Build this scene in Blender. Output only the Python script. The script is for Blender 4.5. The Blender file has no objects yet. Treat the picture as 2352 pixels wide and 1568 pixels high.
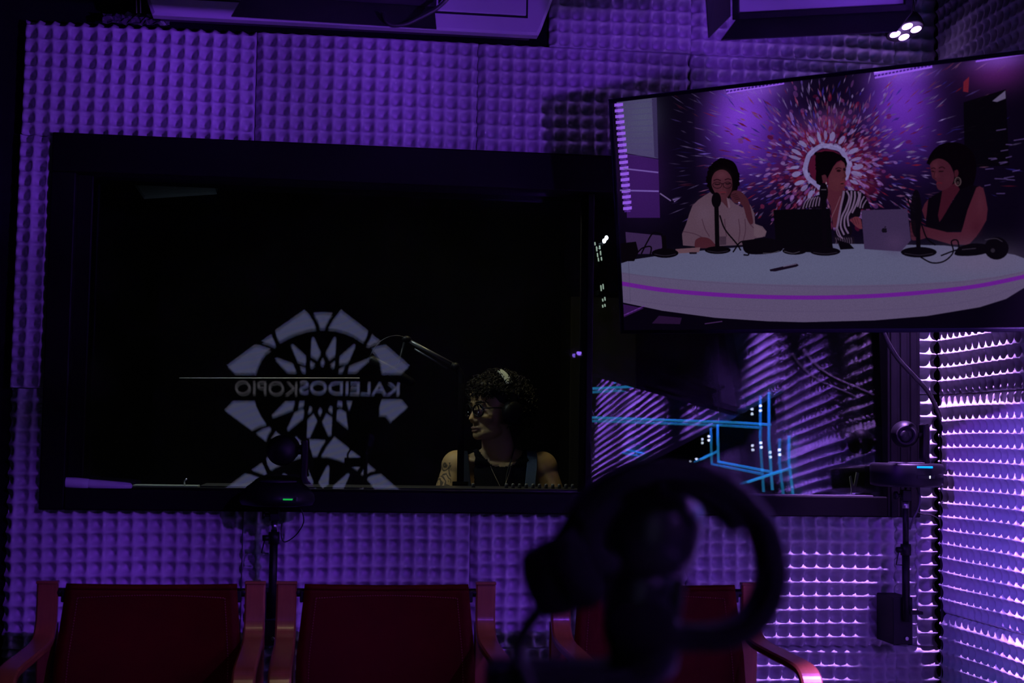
import bpy, bmesh, math, random
import numpy as np
from mathutils import Vector, Matrix, Euler
from math import sin, cos, tan, pi, radians, sqrt, atan2

random.seed(7)
rng = np.random.default_rng(11)
SC = bpy.context.scene
COL = SC.collection

# ------------------------------------------------------------------ camera
CZ = 1.22                                     # camera height above the floor
F_PX, YAW, PITCH, ROLL = 3267.0, 0.131084343, 0.0688313009, 0.0156554378
def cam_basis():
    cy, sy = cos(YAW), sin(YAW)
    f = np.array([sy * cos(PITCH), cy * cos(PITCH), sin(PITCH)])
    r = np.array([cy, -sy, 0.0]); u = np.cross(r, f)
    return r * cos(ROLL) + u * sin(ROLL), -r * sin(ROLL) + u * cos(ROLL), f
CR, CU, CF = cam_basis()
cam_d = bpy.data.cameras.new('camera'); cam = bpy.data.objects.new('camera', cam_d); COL.objects.link(cam)
cam_d.sensor_width = 36.0; cam_d.lens = F_PX / 2352 * 36.0
cam_d.clip_start = 0.02
cam_d.dof.use_dof = True; cam_d.dof.focus_distance = 5.0; cam_d.dof.aperture_fstop = 4.2
cam.matrix_world = Matrix(((CR[0], CU[0], -CF[0], 0), (CR[1], CU[1], -CF[1], 0), (CR[2], CU[2], -CF[2], CZ), (0, 0, 0, 1)))
SC.camera = cam
SC.cycles.transparent_max_bounces = 32

# ------------------------------------------------------------------ world, view, lights
w = bpy.data.worlds.new('dark_room'); SC.world = w; w.use_nodes = True
w.node_tree.nodes['Background'].inputs[0].default_value = (0.02, 0.012, 0.06, 1)
w.node_tree.nodes['Background'].inputs[1].default_value = 0.02
vs = SC.view_settings
vs.view_transform = 'Standard'; vs.look = 'None'; vs.gamma = 1.0; vs.use_curve_mapping = False; vs.exposure = 0.0

def spot(loc, target, power, color, angle=60, blend=0.6, radius=0.05):
    d = bpy.data.lights.new('par_beam', 'SPOT'); o = bpy.data.objects.new('par_beam', d); COL.objects.link(o)
    d.energy = power; d.color = color; d.spot_size = radians(angle); d.spot_blend = blend; d.shadow_soft_size = radius
    o.location = loc
    o.rotation_euler = (Vector(target) - Vector(loc)).to_track_quat('-Z', 'Y').to_euler()
    return o
def area(loc, target, power, color, sx, sy):
    d = bpy.data.lights.new('soft_light', 'AREA'); o = bpy.data.objects.new('soft_light', d); COL.objects.link(o)
    d.energy = power; d.color = color; d.shape = 'RECTANGLE'; d.size = sx; d.size_y = sy
    o.location = loc
    o.rotation_euler = (Vector(target) - Vector(loc)).to_track_quat('-Z', 'Y').to_euler()
    return o
D = 4.6                     # plane of the front wall
XR = 2.095                  # plane of the right wall
XL = -1.62                  # plane of the left wall
YB = -2.35                  # plane of the back wall
HC = 3.55                   # ceiling height
PURPLE = (0.235, 0.044, 1.0)
VIOLET = (0.36, 0.13, 1.0)
LILAC = (0.50, 0.22, 1.0)
PAR_AT = (1.876, 4.41, CZ + 1.367)
# narrow beams of one stage light high at the back right, washing the strips above and below the window
WASH = (1.948, -1.42, CZ + 1.569)
WASH_LOW = (1.383, 1.75, CZ + 0.462)
for q_, e_, an in (((-0.85, 4.6, 2.36), 150, 21), ((-0.15, 4.6, 2.38), 118, 22), ((0.55, 4.6, 2.42), 92, 23), ((1.25, 4.6, 2.50), 62, 23), ((-0.98, 4.6, 1.72), 84, 15)):
    spot((WASH_LOW[0] - 0.02, WASH_LOW[1] + 0.05, WASH_LOW[2] + 0.01), q_, e_, PURPLE, an, 1.0, 0.03)
for q_, e_, an in (((-0.95, 4.6, 0.66), 370, 10.5), ((-0.35, 4.6, 0.62), 340, 10.5), ((0.3, 4.6, 0.62), 320, 10.5), ((0.95, 4.6, 0.62), 300, 10.5), ((1.6, 4.6, 0.58), 190, 10.5), ((1.30, 4.6, 2.78), 230, 10), ((1.22, 4.6, 2.34), 150, 7)):
    spot((WASH[0] - 0.02, WASH[1] + 0.05, WASH[2] - 0.01), q_, e_, PURPLE, an, 1.0, 0.03)
spot((-1.4, 1.5, 2.4), (2.10, 4.05, 1.25), 350, PURPLE, 20, 0.8, 0.03)  # added purple fill for the right wall, without a fixture
spot((-1.4, 1.3, 2.5), (2.10, 3.80, 0.95), 230, (0.10, 0.17, 1.0), 18, 1.0, 0.03)  # added blue fill on the same wall, no fixture
spot((-0.85, 2.2, 2.72), (1.16, 4.6, 2.32), 34, PURPLE, 13, 1.0, 0.03)  # added fill to lift the television's shadow, no fixture
spot((1.9, -1.5, 3.35), (0.3, 1.1, 1.1), 26, PURPLE, 12, 0.8, 0.03)  # added weak fill for the foreground microphone, no fixture
# the lit fixture beside the corner
spot((PAR_AT[0] + 0.01, PAR_AT[1] - 0.015, PAR_AT[2] - 0.055), (PAR_AT[0] + 0.22, PAR_AT[1] + 0.05, 1.15), 850, LILAC, 50, 0.5, 0.03)
# wall washers along the right wall (pools show in the glass; the nearest is added fill)
POOLS = [(1.00, 0.30, CZ + 1.30, 2600, 34), (1.65, 0.36, CZ + 1.45, 6000, 50), (2.72, 0.34, CZ + 1.66, 7500, 50), (4.20, 0.30, CZ + 2.1, 8000, 50), (5.25, 0.28, CZ + 2.15, 8000, 50)]
for s_, dx_, z_, e_, an in POOLS:
    spot((XR - dx_, D - s_, z_), (XR - dx_ + 0.06, D - s_, z_ - 1.0), e_, VIOLET, an, 0.5, 0.03)
# a weak work lamp over the chairs and the lamps of the control room
spot((-0.05, 3.05, 2.7), (0.1, 3.45, 0.5), 8, (1.0, 0.72, 0.42), 60, 0.6, 0.1)
area((0.52, 5.30, 2.60), (0.70, 5.5, 1.0), 6.0, (1.0, 0.84, 0.42), 0.4, 0.2)
area((-0.30, 5.1, 2.4), (-0.50, 4.75, 1.0), 9.0, (0.85, 0.95, 1.0), 0.25, 0.2)

# ------------------------------------------------------------------ measuring helpers
def ray(x, y):
    return CF + CR * (x - 1176) / F_PX - CU * (y - 784) / F_PX
def at(x, y, Y):
    """point of the picture (x, y) on the plane Y"""
    d = ray(x, y); t = Y / d[1]
    return Vector((d[0] * t, Y, d[2] * t + CZ))
def mirror(x, y, tilt, plane, value, y0=D + 0.03, z0=CZ + 0.35):
    """what the picture point sees by reflection in a pane tilted back by `tilt`, on plane 'X' or 'Y' = value"""
    d = Vector(ray(x, y)); o = Vector((0, 0, CZ))
    n = Vector((0, -cos(tilt), sin(tilt)))
    t = (Vector((0, y0, z0)) - o).dot(n) / d.dot(n)
    p = o + d * t; r = d - 2 * d.dot(n) * n
    k = {'X': 0, 'Y': 1}[plane]
    return p + r * ((value - p[k]) / r[k])

# ------------------------------------------------------------------ materials
def mat(name, col, rough=0.6, metal=0.0, spec=0.5, emit=None, strength=0.0, noise=0.0, scale=30.0, bump=0.0, coat=0.0):
    m = bpy.data.materials.new(name); m.use_nodes = True
    nt = m.node_tree; b = nt.nodes['Principled BSDF']
    b.inputs['Base Color'].default_value = (*col, 1); b.inputs['Roughness'].default_value = rough
    b.inputs['Metallic'].default_value = metal; b.inputs['Specular IOR Level'].default_value = spec
    if coat: b.inputs['Coat Weight'].default_value = coat
    if emit:
        b.inputs['Emission Color'].default_value = (*emit, 1); b.inputs['Emission Strength'].default_value = strength
    if noise or bump:
        tc = nt.nodes.new('ShaderNodeTexCoord'); nz = nt.nodes.new('ShaderNodeTexNoise')
        nz.inputs['Scale'].default_value = scale; nz.inputs['Detail'].default_value = 4
        nt.links.new(tc.outputs['Object'], nz.inputs['Vector'])
        if noise:
            mx = nt.nodes.new('ShaderNodeMixRGB'); mx.blend_type = 'MULTIPLY'
            mx.inputs[0].default_value = noise; mx.inputs[1].default_value = (*col, 1)
            nt.links.new(nz.outputs['Fac'], mx.inputs[2]); nt.links.new(mx.outputs[0], b.inputs['Base Color'])
        if bump:
            bp = nt.nodes.new('ShaderNodeBump'); bp.inputs['Strength'].default_value = bump; bp.inputs['Distance'].default_value = 0.004
            nt.links.new(nz.outputs['Fac'], bp.inputs['Height']); nt.links.new(bp.outputs[0], b.inputs['Normal'])
    return m
M = {}
M['foam'] = mat('acoustic_foam', (0.62, 0.62, 0.64), 0.95, spec=0.1, noise=0.25, scale=14, bump=0.08)
M['black_wall'] = mat('black_wall_paint', (0.006, 0.006, 0.008), 0.9, spec=0.1, noise=0.3)
M['floor'] = mat('dark_carpet', (0.012, 0.011, 0.014), 0.95, spec=0.1, noise=0.4, scale=200)
M['frame'] = mat('black_frame_paint', (0.0012, 0.001, 0.0016), 0.55, spec=0.10, noise=0.2)
M['black'] = mat('black_plastic', (0.006, 0.006, 0.007), 0.45, spec=0.18, noise=0.2)
M['black_matte'] = mat('black_matte_metal', (0.008, 0.008, 0.009), 0.7, spec=0.3, noise=0.2)
M['grey_plastic'] = mat('dark_grey_plastic', (0.05, 0.05, 0.055), 0.45, spec=0.5, noise=0.2)
M['rubber'] = mat('rubber_cable', (0.008, 0.008, 0.008), 0.55, spec=0.4, noise=0.2)
M['ac'] = mat('white_plastic', (0.55, 0.54, 0.56), 0.45, spec=0.4, noise=0.06, scale=3)
M['diffuser'] = mat('diffuser_cloth', (0.5, 0.5, 0.52), 0.8, spec=0.2, noise=0.05, scale=5)
M['chrome'] = mat('brushed_metal', (0.6, 0.6, 0.62), 0.3, metal=1.0, noise=0.1)
M['glint'] = mat('polished_bezel', (0.10, 0.10, 0.12), 0.2, metal=0.8, noise=0.1)
M['grey_badge'] = mat('satin_grey_badge', (.25, .25, .27), .4, noise=.1)
M['white'] = mat('white_enamel', (0.75, 0.75, 0.76), 0.35, spec=0.5, noise=0.05)
M['led_white'] = mat('lit_lens', (0.9, 0.85, 1.0), 0.3, emit=(0.50, 0.26, 1.0), strength=6.0)
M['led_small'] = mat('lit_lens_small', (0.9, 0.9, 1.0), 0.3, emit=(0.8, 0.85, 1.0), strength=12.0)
M['rack_led'] = mat('lit_indicator', (.5, .6, .55), .3, emit=(.55, .7, .6), strength=.7)
M['led_far'] = mat('lit_lens_violet', (0.5, 0.3, 1.0), 0.3, emit=(0.33, 0.16, 1.0), strength=9.0)
M['led_blue'] = mat('lit_blue_bar', (0.0, 0.2, 0.9), 0.3, emit=(0.0, 0.32, 1.0), strength=1.4)
M['led_green'] = mat('lit_green_bar', (0.0, 0.5, 0.1), 0.3, emit=(0.01, 0.5, 0.03), strength=0.6)
M['led_tube'] = mat('lit_blue_tube', (0.0, 0.2, 0.6), 0.3, emit=(0.03, 0.36, 0.76), strength=3.3)
M['denim'] = mat('blue_denim', (0.10, 0.15, 0.28), 0.85, spec=0.1, noise=0.5, scale=260, bump=0.3)
M['black_cloth'] = mat('black_jersey', (0.008, 0.008, 0.009), 0.95, spec=0.1, noise=0.3, scale=120)
M['hair'] = mat('dark_brown_hair', (0.008, 0.0055, 0.004), 0.55, spec=0.35, noise=0.3)
M['gold'] = mat('thin_gold_chain', (0.22, 0.19, 0.15), 0.4, metal=1.0, noise=0.1)
M['eye'] = mat('eye_white', (0.7, 0.68, 0.64), 0.2, noise=0.05)
M['iris'] = mat('brown_iris', (0.04, 0.02, 0.01), 0.2, noise=0.2)
M['lips'] = mat('lip_skin', (0.26, 0.13, 0.085), 0.5, noise=0.1)
M['stitch'] = mat('pale_thread', (0.17, 0.03, 0.035), 0.8, noise=0.2)

def leather():
    m = mat('dark_red_leather', (0.055, 0.001, 0.0005), 0.6, spec=0.05, noise=0.35, scale=9, bump=0.0)
    nt = m.node_tree; b = nt.nodes['Principled BSDF']
    tc = nt.nodes.new('ShaderNodeTexCoord'); v = nt.nodes.new('ShaderNodeTexVoronoi'); v.inputs['Scale'].default_value = 380
    bp = nt.nodes.new('ShaderNodeBump'); bp.inputs['Strength'].default_value = 0.25; bp.inputs['Distance'].default_value = 0.001
    nt.links.new(tc.outputs['Object'], v.inputs['Vector']); nt.links.new(v.outputs['Distance'], bp.inputs['Height']); nt.links.new(bp.outputs[0], b.inputs['Normal'])
    return m
M['leather'] = leather()
def wood():
    m = mat('bent_birch_wood', (0.5, 0.2, 0.09), 0.30, spec=0.6)
    nt = m.node_tree; b = nt.nodes['Principled BSDF']
    tc = nt.nodes.new('ShaderNodeTexCoord'); mp = nt.nodes.new('ShaderNodeMapping'); mp.inputs['Scale'].default_value = (60, 6, 6)
    nz = nt.nodes.new('ShaderNodeTexNoise'); nz.inputs['Scale'].default_value = 2.0; nz.inputs['Detail'].default_value = 6
    cr = nt.nodes.new('ShaderNodeValToRGB')
    cr.color_ramp.elements[0].color = (0.18, 0.045, 0.02, 1); cr.color_ramp.elements[1].color = (0.29, 0.10, 0.035, 1)
    nt.links.new(tc.outputs['Object'], mp.inputs[0]); nt.links.new(mp.outputs[0], nz.inputs['Vector'])
    nt.links.new(nz.outputs['Fac'], cr.inputs[0]); nt.links.new(cr.outputs[0], b.inputs['Base Color'])
    return m
M['wood'] = wood()
def glass(fac):
    m = bpy.data.materials.new('window_glass'); m.use_nodes = True; nt = m.node_tree
    nt.nodes.remove(nt.nodes['Principled BSDF']); out = nt.nodes['Material Output']
    tr = nt.nodes.new('ShaderNodeBsdfTransparent'); tr.inputs[0].default_value = (0.95, 0.97, 0.96, 1)
    gl = nt.nodes.new('ShaderNodeBsdfGlossy'); gl.inputs['Roughness'].default_value = 0.0
    fr = nt.nodes.new('ShaderNodeFresnel'); fr.inputs['IOR'].default_value = fac
    mx = nt.nodes.new('ShaderNodeMixShader')
    nt.links.new(fr.outputs[0], mx.inputs[0]); nt.links.new(tr.outputs[0], mx.inputs[1]); nt.links.new(gl.outputs[0], mx.inputs[2])
    nt.links.new(mx.outputs[0], out.inputs[0])
    return m
M['glass'] = glass(1.62)
M['lens_glass'] = glass(1.25)
def skin():
    m = mat('warm_skin', (0.52, 0.31, 0.19), 0.5, spec=0.35)
    nt = m.node_tree; b = nt.nodes['Principled BSDF']
    tc = nt.nodes.new('ShaderNodeTexCoord'); nz = nt.nodes.new('ShaderNodeTexNoise'); nz.inputs['Scale'].default_value = 18
    cr = nt.nodes.new('ShaderNodeValToRGB')
    cr.color_ramp.elements[0].color = (0.42, 0.275, 0.135, 1); cr.color_ramp.elements[1].color = (0.54, 0.36, 0.18, 1)
    nt.links.new(tc.outputs['Object'], nz.inputs['Vector']); nt.links.new(nz.outputs['Fac'], cr.inputs[0])
    # inked flowers on the outside of one upper arm
    sx = nt.nodes.new('ShaderNodeSeparateXYZ'); nt.links.new(tc.outputs['Object'], sx.inputs[0])
    lt = nt.nodes.new('ShaderNodeMath'); lt.operation = 'LESS_THAN'; lt.inputs[1].default_value = -0.198
    nt.links.new(sx.outputs['X'], lt.inputs[0])
    lz = nt.nodes.new('ShaderNodeMath'); lz.operation = 'LESS_THAN'; lz.inputs[1].default_value = -0.045
    nt.links.new(sx.outputs['Z'], lz.inputs[0])
    v = nt.nodes.new('ShaderNodeTexVoronoi'); v.inputs['Scale'].default_value = 20; v.feature = 'F1'
    n2 = nt.nodes.new('ShaderNodeTexNoise'); n2.inputs['Scale'].default_value = 60; n2.inputs['Detail'].default_value = 3
    nt.links.new(tc.outputs['Object'], v.inputs['Vector']); nt.links.new(tc.outputs['Object'], n2.inputs['Vector'])
    w1 = nt.nodes.new('ShaderNodeMath'); w1.operation = 'MULTIPLY_ADD'; w1.inputs[1].default_value = 30.0
    nt.links.new(v.outputs['Distance'], w1.inputs[0])
    n3 = nt.nodes.new('ShaderNodeMath'); n3.operation = 'MULTIPLY'; n3.inputs[1].default_value = 7.0
    nt.links.new(n2.outputs['Fac'], n3.inputs[0]); nt.links.new(n3.outputs[0], w1.inputs[2])
    sn = nt.nodes.new('ShaderNodeMath'); sn.operation = 'SINE'; nt.links.new(w1.outputs[0], sn.inputs[0])
    gt = nt.nodes.new('ShaderNodeMath'); gt.operation = 'GREATER_THAN'; gt.inputs[1].default_value = 0.15; nt.links.new(sn.outputs[0], gt.inputs[0])
    m1 = nt.nodes.new('ShaderNodeMath'); m1.operation = 'MULTIPLY'; nt.links.new(lt.outputs[0], m1.inputs[0]); nt.links.new(lz.outputs[0], m1.inputs[1])
    m2 = nt.nodes.new('ShaderNodeMath'); m2.operation = 'MULTIPLY'; nt.links.new(m1.outputs[0], m2.inputs[0]); nt.links.new(gt.outputs[0], m2.inputs[1])
    m3 = nt.nodes.new('ShaderNodeMath'); m3.operation = 'MULTIPLY'; m3.inputs[1].default_value = 0.85; nt.links.new(m2.outputs[0], m3.inputs[0])
    mx = nt.nodes.new('ShaderNodeMixRGB'); mx.inputs[2].default_value = (0.03, 0.03, 0.035, 1)
    nt.links.new(m3.outputs[0], mx.inputs[0]); nt.links.new(cr.outputs[0], mx.inputs[1]); nt.links.new(mx.outputs[0], b.inputs['Base Color'])
    return m
M['skin'] = skin()

# ------------------------------------------------------------------ mesh helpers
class MB:
    def __init__(s): s.v = []; s.f = []; s.smooth = []
    def add(s, vs_, fs, smooth=True):
        n = len(s.v); s.v += [tuple(v) for v in vs_]
        for f in fs: s.f.append([i + n for i in f]); s.smooth.append(smooth)
        return s
    def box(s, c, h, m=None, bev=0.0):
        """box of centre c and half sizes h; chamfered when bev > 0"""
        bm = bmesh.new(); bmesh.ops.create_cube(bm, size=2)
        for v in bm.verts: v.co = Vector((v.co.x * h[0], v.co.y * h[1], v.co.z * h[2]))
        if bev: bmesh.ops.bevel(bm, geom=list(bm.edges), offset=bev, segments=2, affect='EDGES', profile=0.5)
        M4 = Matrix.Translation(c) @ (m.to_4x4() if m is not None else Matrix())
        bm.verts.index_update()
        s.add([M4 @ v.co for v in bm.verts], [[v.index for v in f.verts] for f in bm.faces], False); bm.free()
        return s
    def tube(s, pts, r, n=10, cap=True, flat=None):
        """round tube along pts; r a number or one per point; flat = (wide, thin) makes a strap"""
        P = [Vector(p) for p in pts]; R_ = r if isinstance(r, (list, tuple)) else [r] * len(P)
        up = None; vs_ = []; fs = []
        for i, p in enumerate(P):
            t = (P[min(i + 1, len(P) - 1)] - P[max(i - 1, 0)]).normalized()
            if up is None:
                up = Vector((0, 0, 1)) if abs(t.z) < 0.9 else Vector((1, 0, 0))
            a = (up - t * up.dot(t)).normalized(); b = t.cross(a); up = a
            for k in range(n):
                q = 2 * pi * k / n
                fa, fb = (1, 1) if flat is None else flat
                vs_.append(p + (a * cos(q) * fa + b * sin(q) * fb) * R_[i])
        for i in range(len(P) - 1):
            for k in range(n):
                fs.append([i * n + k, i * n + (k + 1) % n, (i + 1) * n + (k + 1) % n, (i + 1) * n + k])
        if cap:
            fs.append(list(range(n))[::-1]); fs.append([(len(P) - 1) * n + k for k in range(n)])
        return s.add(vs_, fs)
    def strip(s, pts, side, w, t):
        """flat bar along pts: `side` is its wide direction, w its width, t its thickness"""
        P = [Vector(p) for p in pts]; S = Vector(side).normalized(); vs_ = []; fs = []
        for i, p in enumerate(P):
            d = (P[min(i + 1, len(P) - 1)] - P[max(i - 1, 0)]).normalized(); n_ = d.cross(S).normalized()
            e = min(t, w) * 0.22
            for a, b in ((-w/2 + e, -t/2), (w/2 - e, -t/2), (w/2, -t/2 + e), (w/2, t/2 - e), (w/2 - e, t/2), (-w/2 + e, t/2), (-w/2, t/2 - e), (-w/2, -t/2 + e)):
                vs_.append(p + S * a + n_ * b)
        n = 8
        for i in range(len(P) - 1):
            for k in range(n):
                fs.append([i * n + k, i * n + (k + 1) % n, (i + 1) * n + (k + 1) % n, (i + 1) * n + k])
        fs.append(list(range(n))[::-1]); fs.append([(len(P) - 1) * n + k for k in range(n)])
        return s.add(vs_, fs, False)
    def ell(s, c, r, m=None, nu=20, nv=12):
        vs_ = []; fs = []; c = Vector(c)
        r = (r, r, r) if not isinstance(r, (tuple, list)) else r
        for j in range(nv + 1):
            th = pi * j / nv
            for i in range(nu):
                ph = 2 * pi * i / nu
                v = Vector((r[0] * sin(th) * cos(ph), r[1] * sin(th) * sin(ph), r[2] * cos(th)))
                if m is not None: v = m @ v
                vs_.append(c + v)
        for j in range(nv):
            for i in range(nu):
                a, b = j * nu + i, j * nu + (i + 1) % nu
                if j == 0: fs.append([a, a + nu, b + nu])
                elif j == nv - 1: fs.append([a, a + nu, b])
                else: fs.append([a, a + nu, b + nu, b])
        return s.add(vs_, fs)
    def lathe(s, prof, c=(0, 0, 0), m=None, n=32):
        """profile of (radius, height) turned about z"""
        vs_ = []; fs = []; c = Vector(c)
        for r, z in prof:
            for k in range(n):
                v = Vector((r * cos(2 * pi * k / n), r * sin(2 * pi * k / n), z))
                if m is not None: v = m @ v
                vs_.append(c + v)
        for i in range(len(prof) - 1):
            for k in range(n):
                fs.append([i * n + k, i * n + (k + 1) % n, (i + 1) * n + (k + 1) % n, (i + 1) * n + k])
        fs.append(list(range(n))[::-1]); fs.append([(len(prof) - 1) * n + k for k in range(n)])
        return s.add(vs_, fs)
    def prism(s, poly, d):
        """closed polygon of 3-D points pushed along vector d"""
        P = [Vector(p) for p in poly]; d = Vector(d); n = len(P)
        fs = [list(range(n)), [i + n for i in range(n)][::-1]] + [[i, i + n, (i + 1) % n + n, (i + 1) % n] for i in range(n)]
        return s.add(P + [p + d for p in P], fs, False)
    def mesh(s, name, fix=True):
        me = bpy.data.meshes.new(name); me.from_pydata(s.v, [], s.f)
        me.polygons.foreach_set('use_smooth', s.smooth)
        if fix:
            bm = bmesh.new(); bm.from_mesh(me); bmesh.ops.recalc_face_normals(bm, faces=bm.faces); bm.to_mesh(me); bm.free()
        me.update(); return me
    def build(s, name, m, parent=None, label=None):
        return link(name, s.mesh(name), m, parent, label)
def link(name, me, m, parent=None, label=None):
    o = bpy.data.objects.new(name, me); COL.objects.link(o)
    if m is not None and not me.materials: me.materials.append(m)
    if parent is not None: o.parent = parent
    if label: o['label'] = label
    return o
def thing(name, label, cat, loc=(0, 0, 0), rot=None, group=None):
    o = bpy.data.objects.new(name, None); COL.objects.link(o)
    o.location = loc; o.empty_display_size = 0.1
    if rot is not None: o.rotation_euler = rot
    return tag(o, label, cat, group)
def tag(o, label, cat, group=None):
    o['label'] = label; o['category'] = cat
    if group: o['group'] = group
    return o
def structure(o): o['kind'] = 'structure'; return o
def copy_thing(src, loc, label, rot=None):
    def cp(o, par):
        c = o.copy(); COL.objects.link(c)
        if par is not None: c.parent = par
        for ch in list(o.children): cp(ch, c)
        return c
    r = cp(src, None); r.location = loc; r['label'] = label
    if rot is not None: r.rotation_euler = rot
    return r
def spline(pts, n=8):
    """smooth curve through points (Catmull-Rom)"""
    P = [Vector(p) for p in pts]; P = [P[0] * 2 - P[1]] + P + [P[-1] * 2 - P[-2]]; out = []
    for i in range(1, len(P) - 2):
        for k in range(n):
            t = k / n; a, b, c, d = P[i - 1:i + 3]
            out.append(0.5 * ((2 * b) + (c - a) * t + (2 * a - 5 * b + 4 * c - d) * t * t + (3 * b - a - 3 * c + d) * t ** 3))
    out.append(P[-2]); return out

# ------------------------------------------------------------------ room shell
def slab(name, x0, x1, y0, y1, z0, z1, m):
    return structure(MB().box(((x0 + x1) / 2, (y0 + y1) / 2, (z0 + z1) / 2), ((x1 - x0) / 2, (y1 - y0) / 2, (z1 - z0) / 2)).build(name, m))
YC = 7.4                                     # back of the control room
slab('floor', XL - 0.1, XR + 0.1, YB - 0.1, YC + 0.1, -0.1, 0, M['floor'])
slab('ceiling', XL - 0.1, XR + 0.1, YB - 0.1, YC + 0.1, HC, HC + 0.1, M['black_wall'])
slab('wall_left', XL - 0.1, XL, YB - 0.1, YC + 0.1, 0, HC, M['black_wall'])
wall_right = slab('wall_right', XR, XR + 0.1, YB - 0.1, YC + 0.1, 0, HC, M['black_wall'])
slab('wall_back', XL - 0.1, XR + 0.1, YB - 0.1, YB, 0, HC, M['black_wall'])
slab('wall_control_room', XL - 0.1, XR + 0.1, YC, YC + 0.1, 0, HC, M['black_wall'])
WX0, WX1, WZ0, WZ1 = -0.868, 2.0, CZ - 0.24, CZ + 0.946      # outer edge of the window frame
FT = 0.054                                                   # foam thickness
def front_wall():
    b = MB(); y0, y1 = D + FT, D + FT + 0.12
    for x0, x1, z0, z1 in ((XL, WX0 + 0.04, 0, HC), (WX1 - 0.04, XR, 0, HC), (WX0 + 0.04, WX1 - 0.04, 0, WZ0 + 0.02), (WX0 + 0.04, WX1 - 0.04, WZ1 - 0.04, HC)):
        b.box(((x0 + x1) / 2, (y0 + y1) / 2, (z0 + z1) / 2), ((x1 - x0) / 2, (y1 - y0) / 2, (z1 - z0) / 2))
    return structure(b.build('wall_front', M['black_wall']))
wall_front = front_wall()

# egg-crate foam: real relief, one mesh per size shared by like panels
P_ = 0.7245 / 16
def relief(u, v):
    a, b = 0.5 + 0.5 * np.cos(2 * pi * u / P_), 0.5 + 0.5 * np.cos(2 * pi * v / P_)
    return 0.90 * (1 - (1 - 0.96 * a ** 1.9) * (1 - b ** 1.9)) + 0.05 * a * b
FOAM = {}
def foam_mesh(w_, h_, u0=0.0, v0=0.0, cut=None, n=7):
    key = (round(w_, 4), round(h_, 4), round(u0, 4), round(v0, 4), cut, n)
    if key in FOAM: return FOAM[key]
    nx, nz = max(2, round(w_ / P_ * n)), max(2, round(h_ / P_ * n))
    X, Z = np.meshgrid(np.linspace(0, w_, nx + 1), np.linspace(0, h_, nz + 1))
    edge = np.minimum.reduce([X, w_ - X, Z, h_ - Z])
    wob = 0.0018 * np.sin(9 * X + 3 * Z) + 0.0012 * np.sin(23 * Z - 5 * X)
    H = (0.006 + 0.048 * relief(X + u0 + wob, Z + v0 + wob)) * (0.72 + 0.28 * np.clip(edge / 0.010, 0, 1)) + 0.0015 * np.sin(5 * X + 1) * np.sin(4 * Z)
    v = np.stack([X, -H, Z], -1).reshape(-1, 3)
    idx = np.arange((nx + 1) * (nz + 1)).reshape(nz + 1, nx + 1)
    q = np.stack([idx[:-1, :-1], idx[:-1, 1:], idx[1:, 1:], idx[1:, :-1]], -1).reshape(-1, 4)
    if cut:
        cx = (X[:-1, :-1] + X[1:, 1:]).reshape(-1) / 2; cz = (Z[:-1, :-1] + Z[1:, 1:]).reshape(-1) / 2
        q = q[~((cx > cut[0]) & (cx < cut[1]) & (cz > cut[2]) & (cz < cut[3]))]
    verts = v.tolist(); faces = q.tolist()
    ring = list(idx[0]) + list(idx[1:, -1]) + list(idx[-1, -2::-1]) + list(idx[-2:0:-1, 0])
    if not cut:
        base = len(verts)
        for i in ring: verts.append([verts[i][0], 0.0, verts[i][2]])
        m = len(ring)
        for k in range(m): faces.append([int(ring[k]), base + k, base + (k + 1) % m, int(ring[(k + 1) % m])])
    me = bpy.data.meshes.new('foam_panel'); me.from_pydata(verts, [], faces)
    me.polygons.foreach_set('use_smooth', [True] * len(faces)); me.materials.append(M['foam']); me.update()
    FOAM[key] = me; return me
GAP = 0.0025
def foam_front(x0, x1, z0, z1, cut=None, dy=0.0, dz=0.0):
    c = None
    if cut: c = tuple(round(q, 4) for q in (cut[0] - x0, cut[1] - x0, cut[2] - z0, cut[3] - z0))
    o = link('foam_panel', foam_mesh(x1 - x0 - GAP, z1 - z0 - GAP, random.choice((0, 0.011, 0.02)), random.choice((0, 0.015)), c), None, wall_front)
    o.location = (x0 + GAP / 2, D + FT - dy, z0 + GAP / 2); o.rotation_euler = (0, random.uniform(-0.003, 0.003), 0)
    return o
def foam_right(s0, s1, z0, z1, dx=0.0, n=7):
    o = link('foam_panel', foam_mesh(s1 - s0 - GAP, z1 - z0 - GAP, n=n), None, wall_right)
    # the panel's x runs back into the room, its relief faces -x
    o.location = (XR - 0.001 - dx, D - s0 - GAP / 2, z0 + GAP / 2); o.rotation_euler = (0, 0, -pi / 2)
    return o
XS = [-0.970, -0.243, 0.483, 1.206, 1.928, XR - 0.012]
zt = CZ + 1.311
for i in range(5):
    foam_front(XS[i], XS[i + 1], WZ1 - 0.004, zt, dy=random.uniform(0, 0.006))
for a, b in ((0.72, 1.206), (1.206, 1.928), (1.928, XR - 0.012)):
    foam_front(a, b, zt, CZ + 1.86, dy=0.0)
foam_front(XS[0] - 0.004, WX0 + 0.004, CZ + 0.137, WZ1 - 0.004)
ZL = CZ - 0.672
foam_front(XS[0], XS[1], ZL, CZ + 0.137, cut=(WX0, 9, WZ0, 9))
for i in range(1, 4): foam_front(XS[i], XS[i + 1], ZL, WZ0 + 0.004, dy=random.uniform(0, 0.005))
foam_front(XS[4], WX1, ZL, WZ0 + 0.004)
foam_front(WX1, XR - 0.02, ZL, CZ + 0.176); foam_front(WX1 - 0.002, XR - 0.02, CZ + 0.176, WZ1 - 0.004)
for i in range(5): foam_front(XS[i], XS[i + 1], 0.0, ZL)
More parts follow.
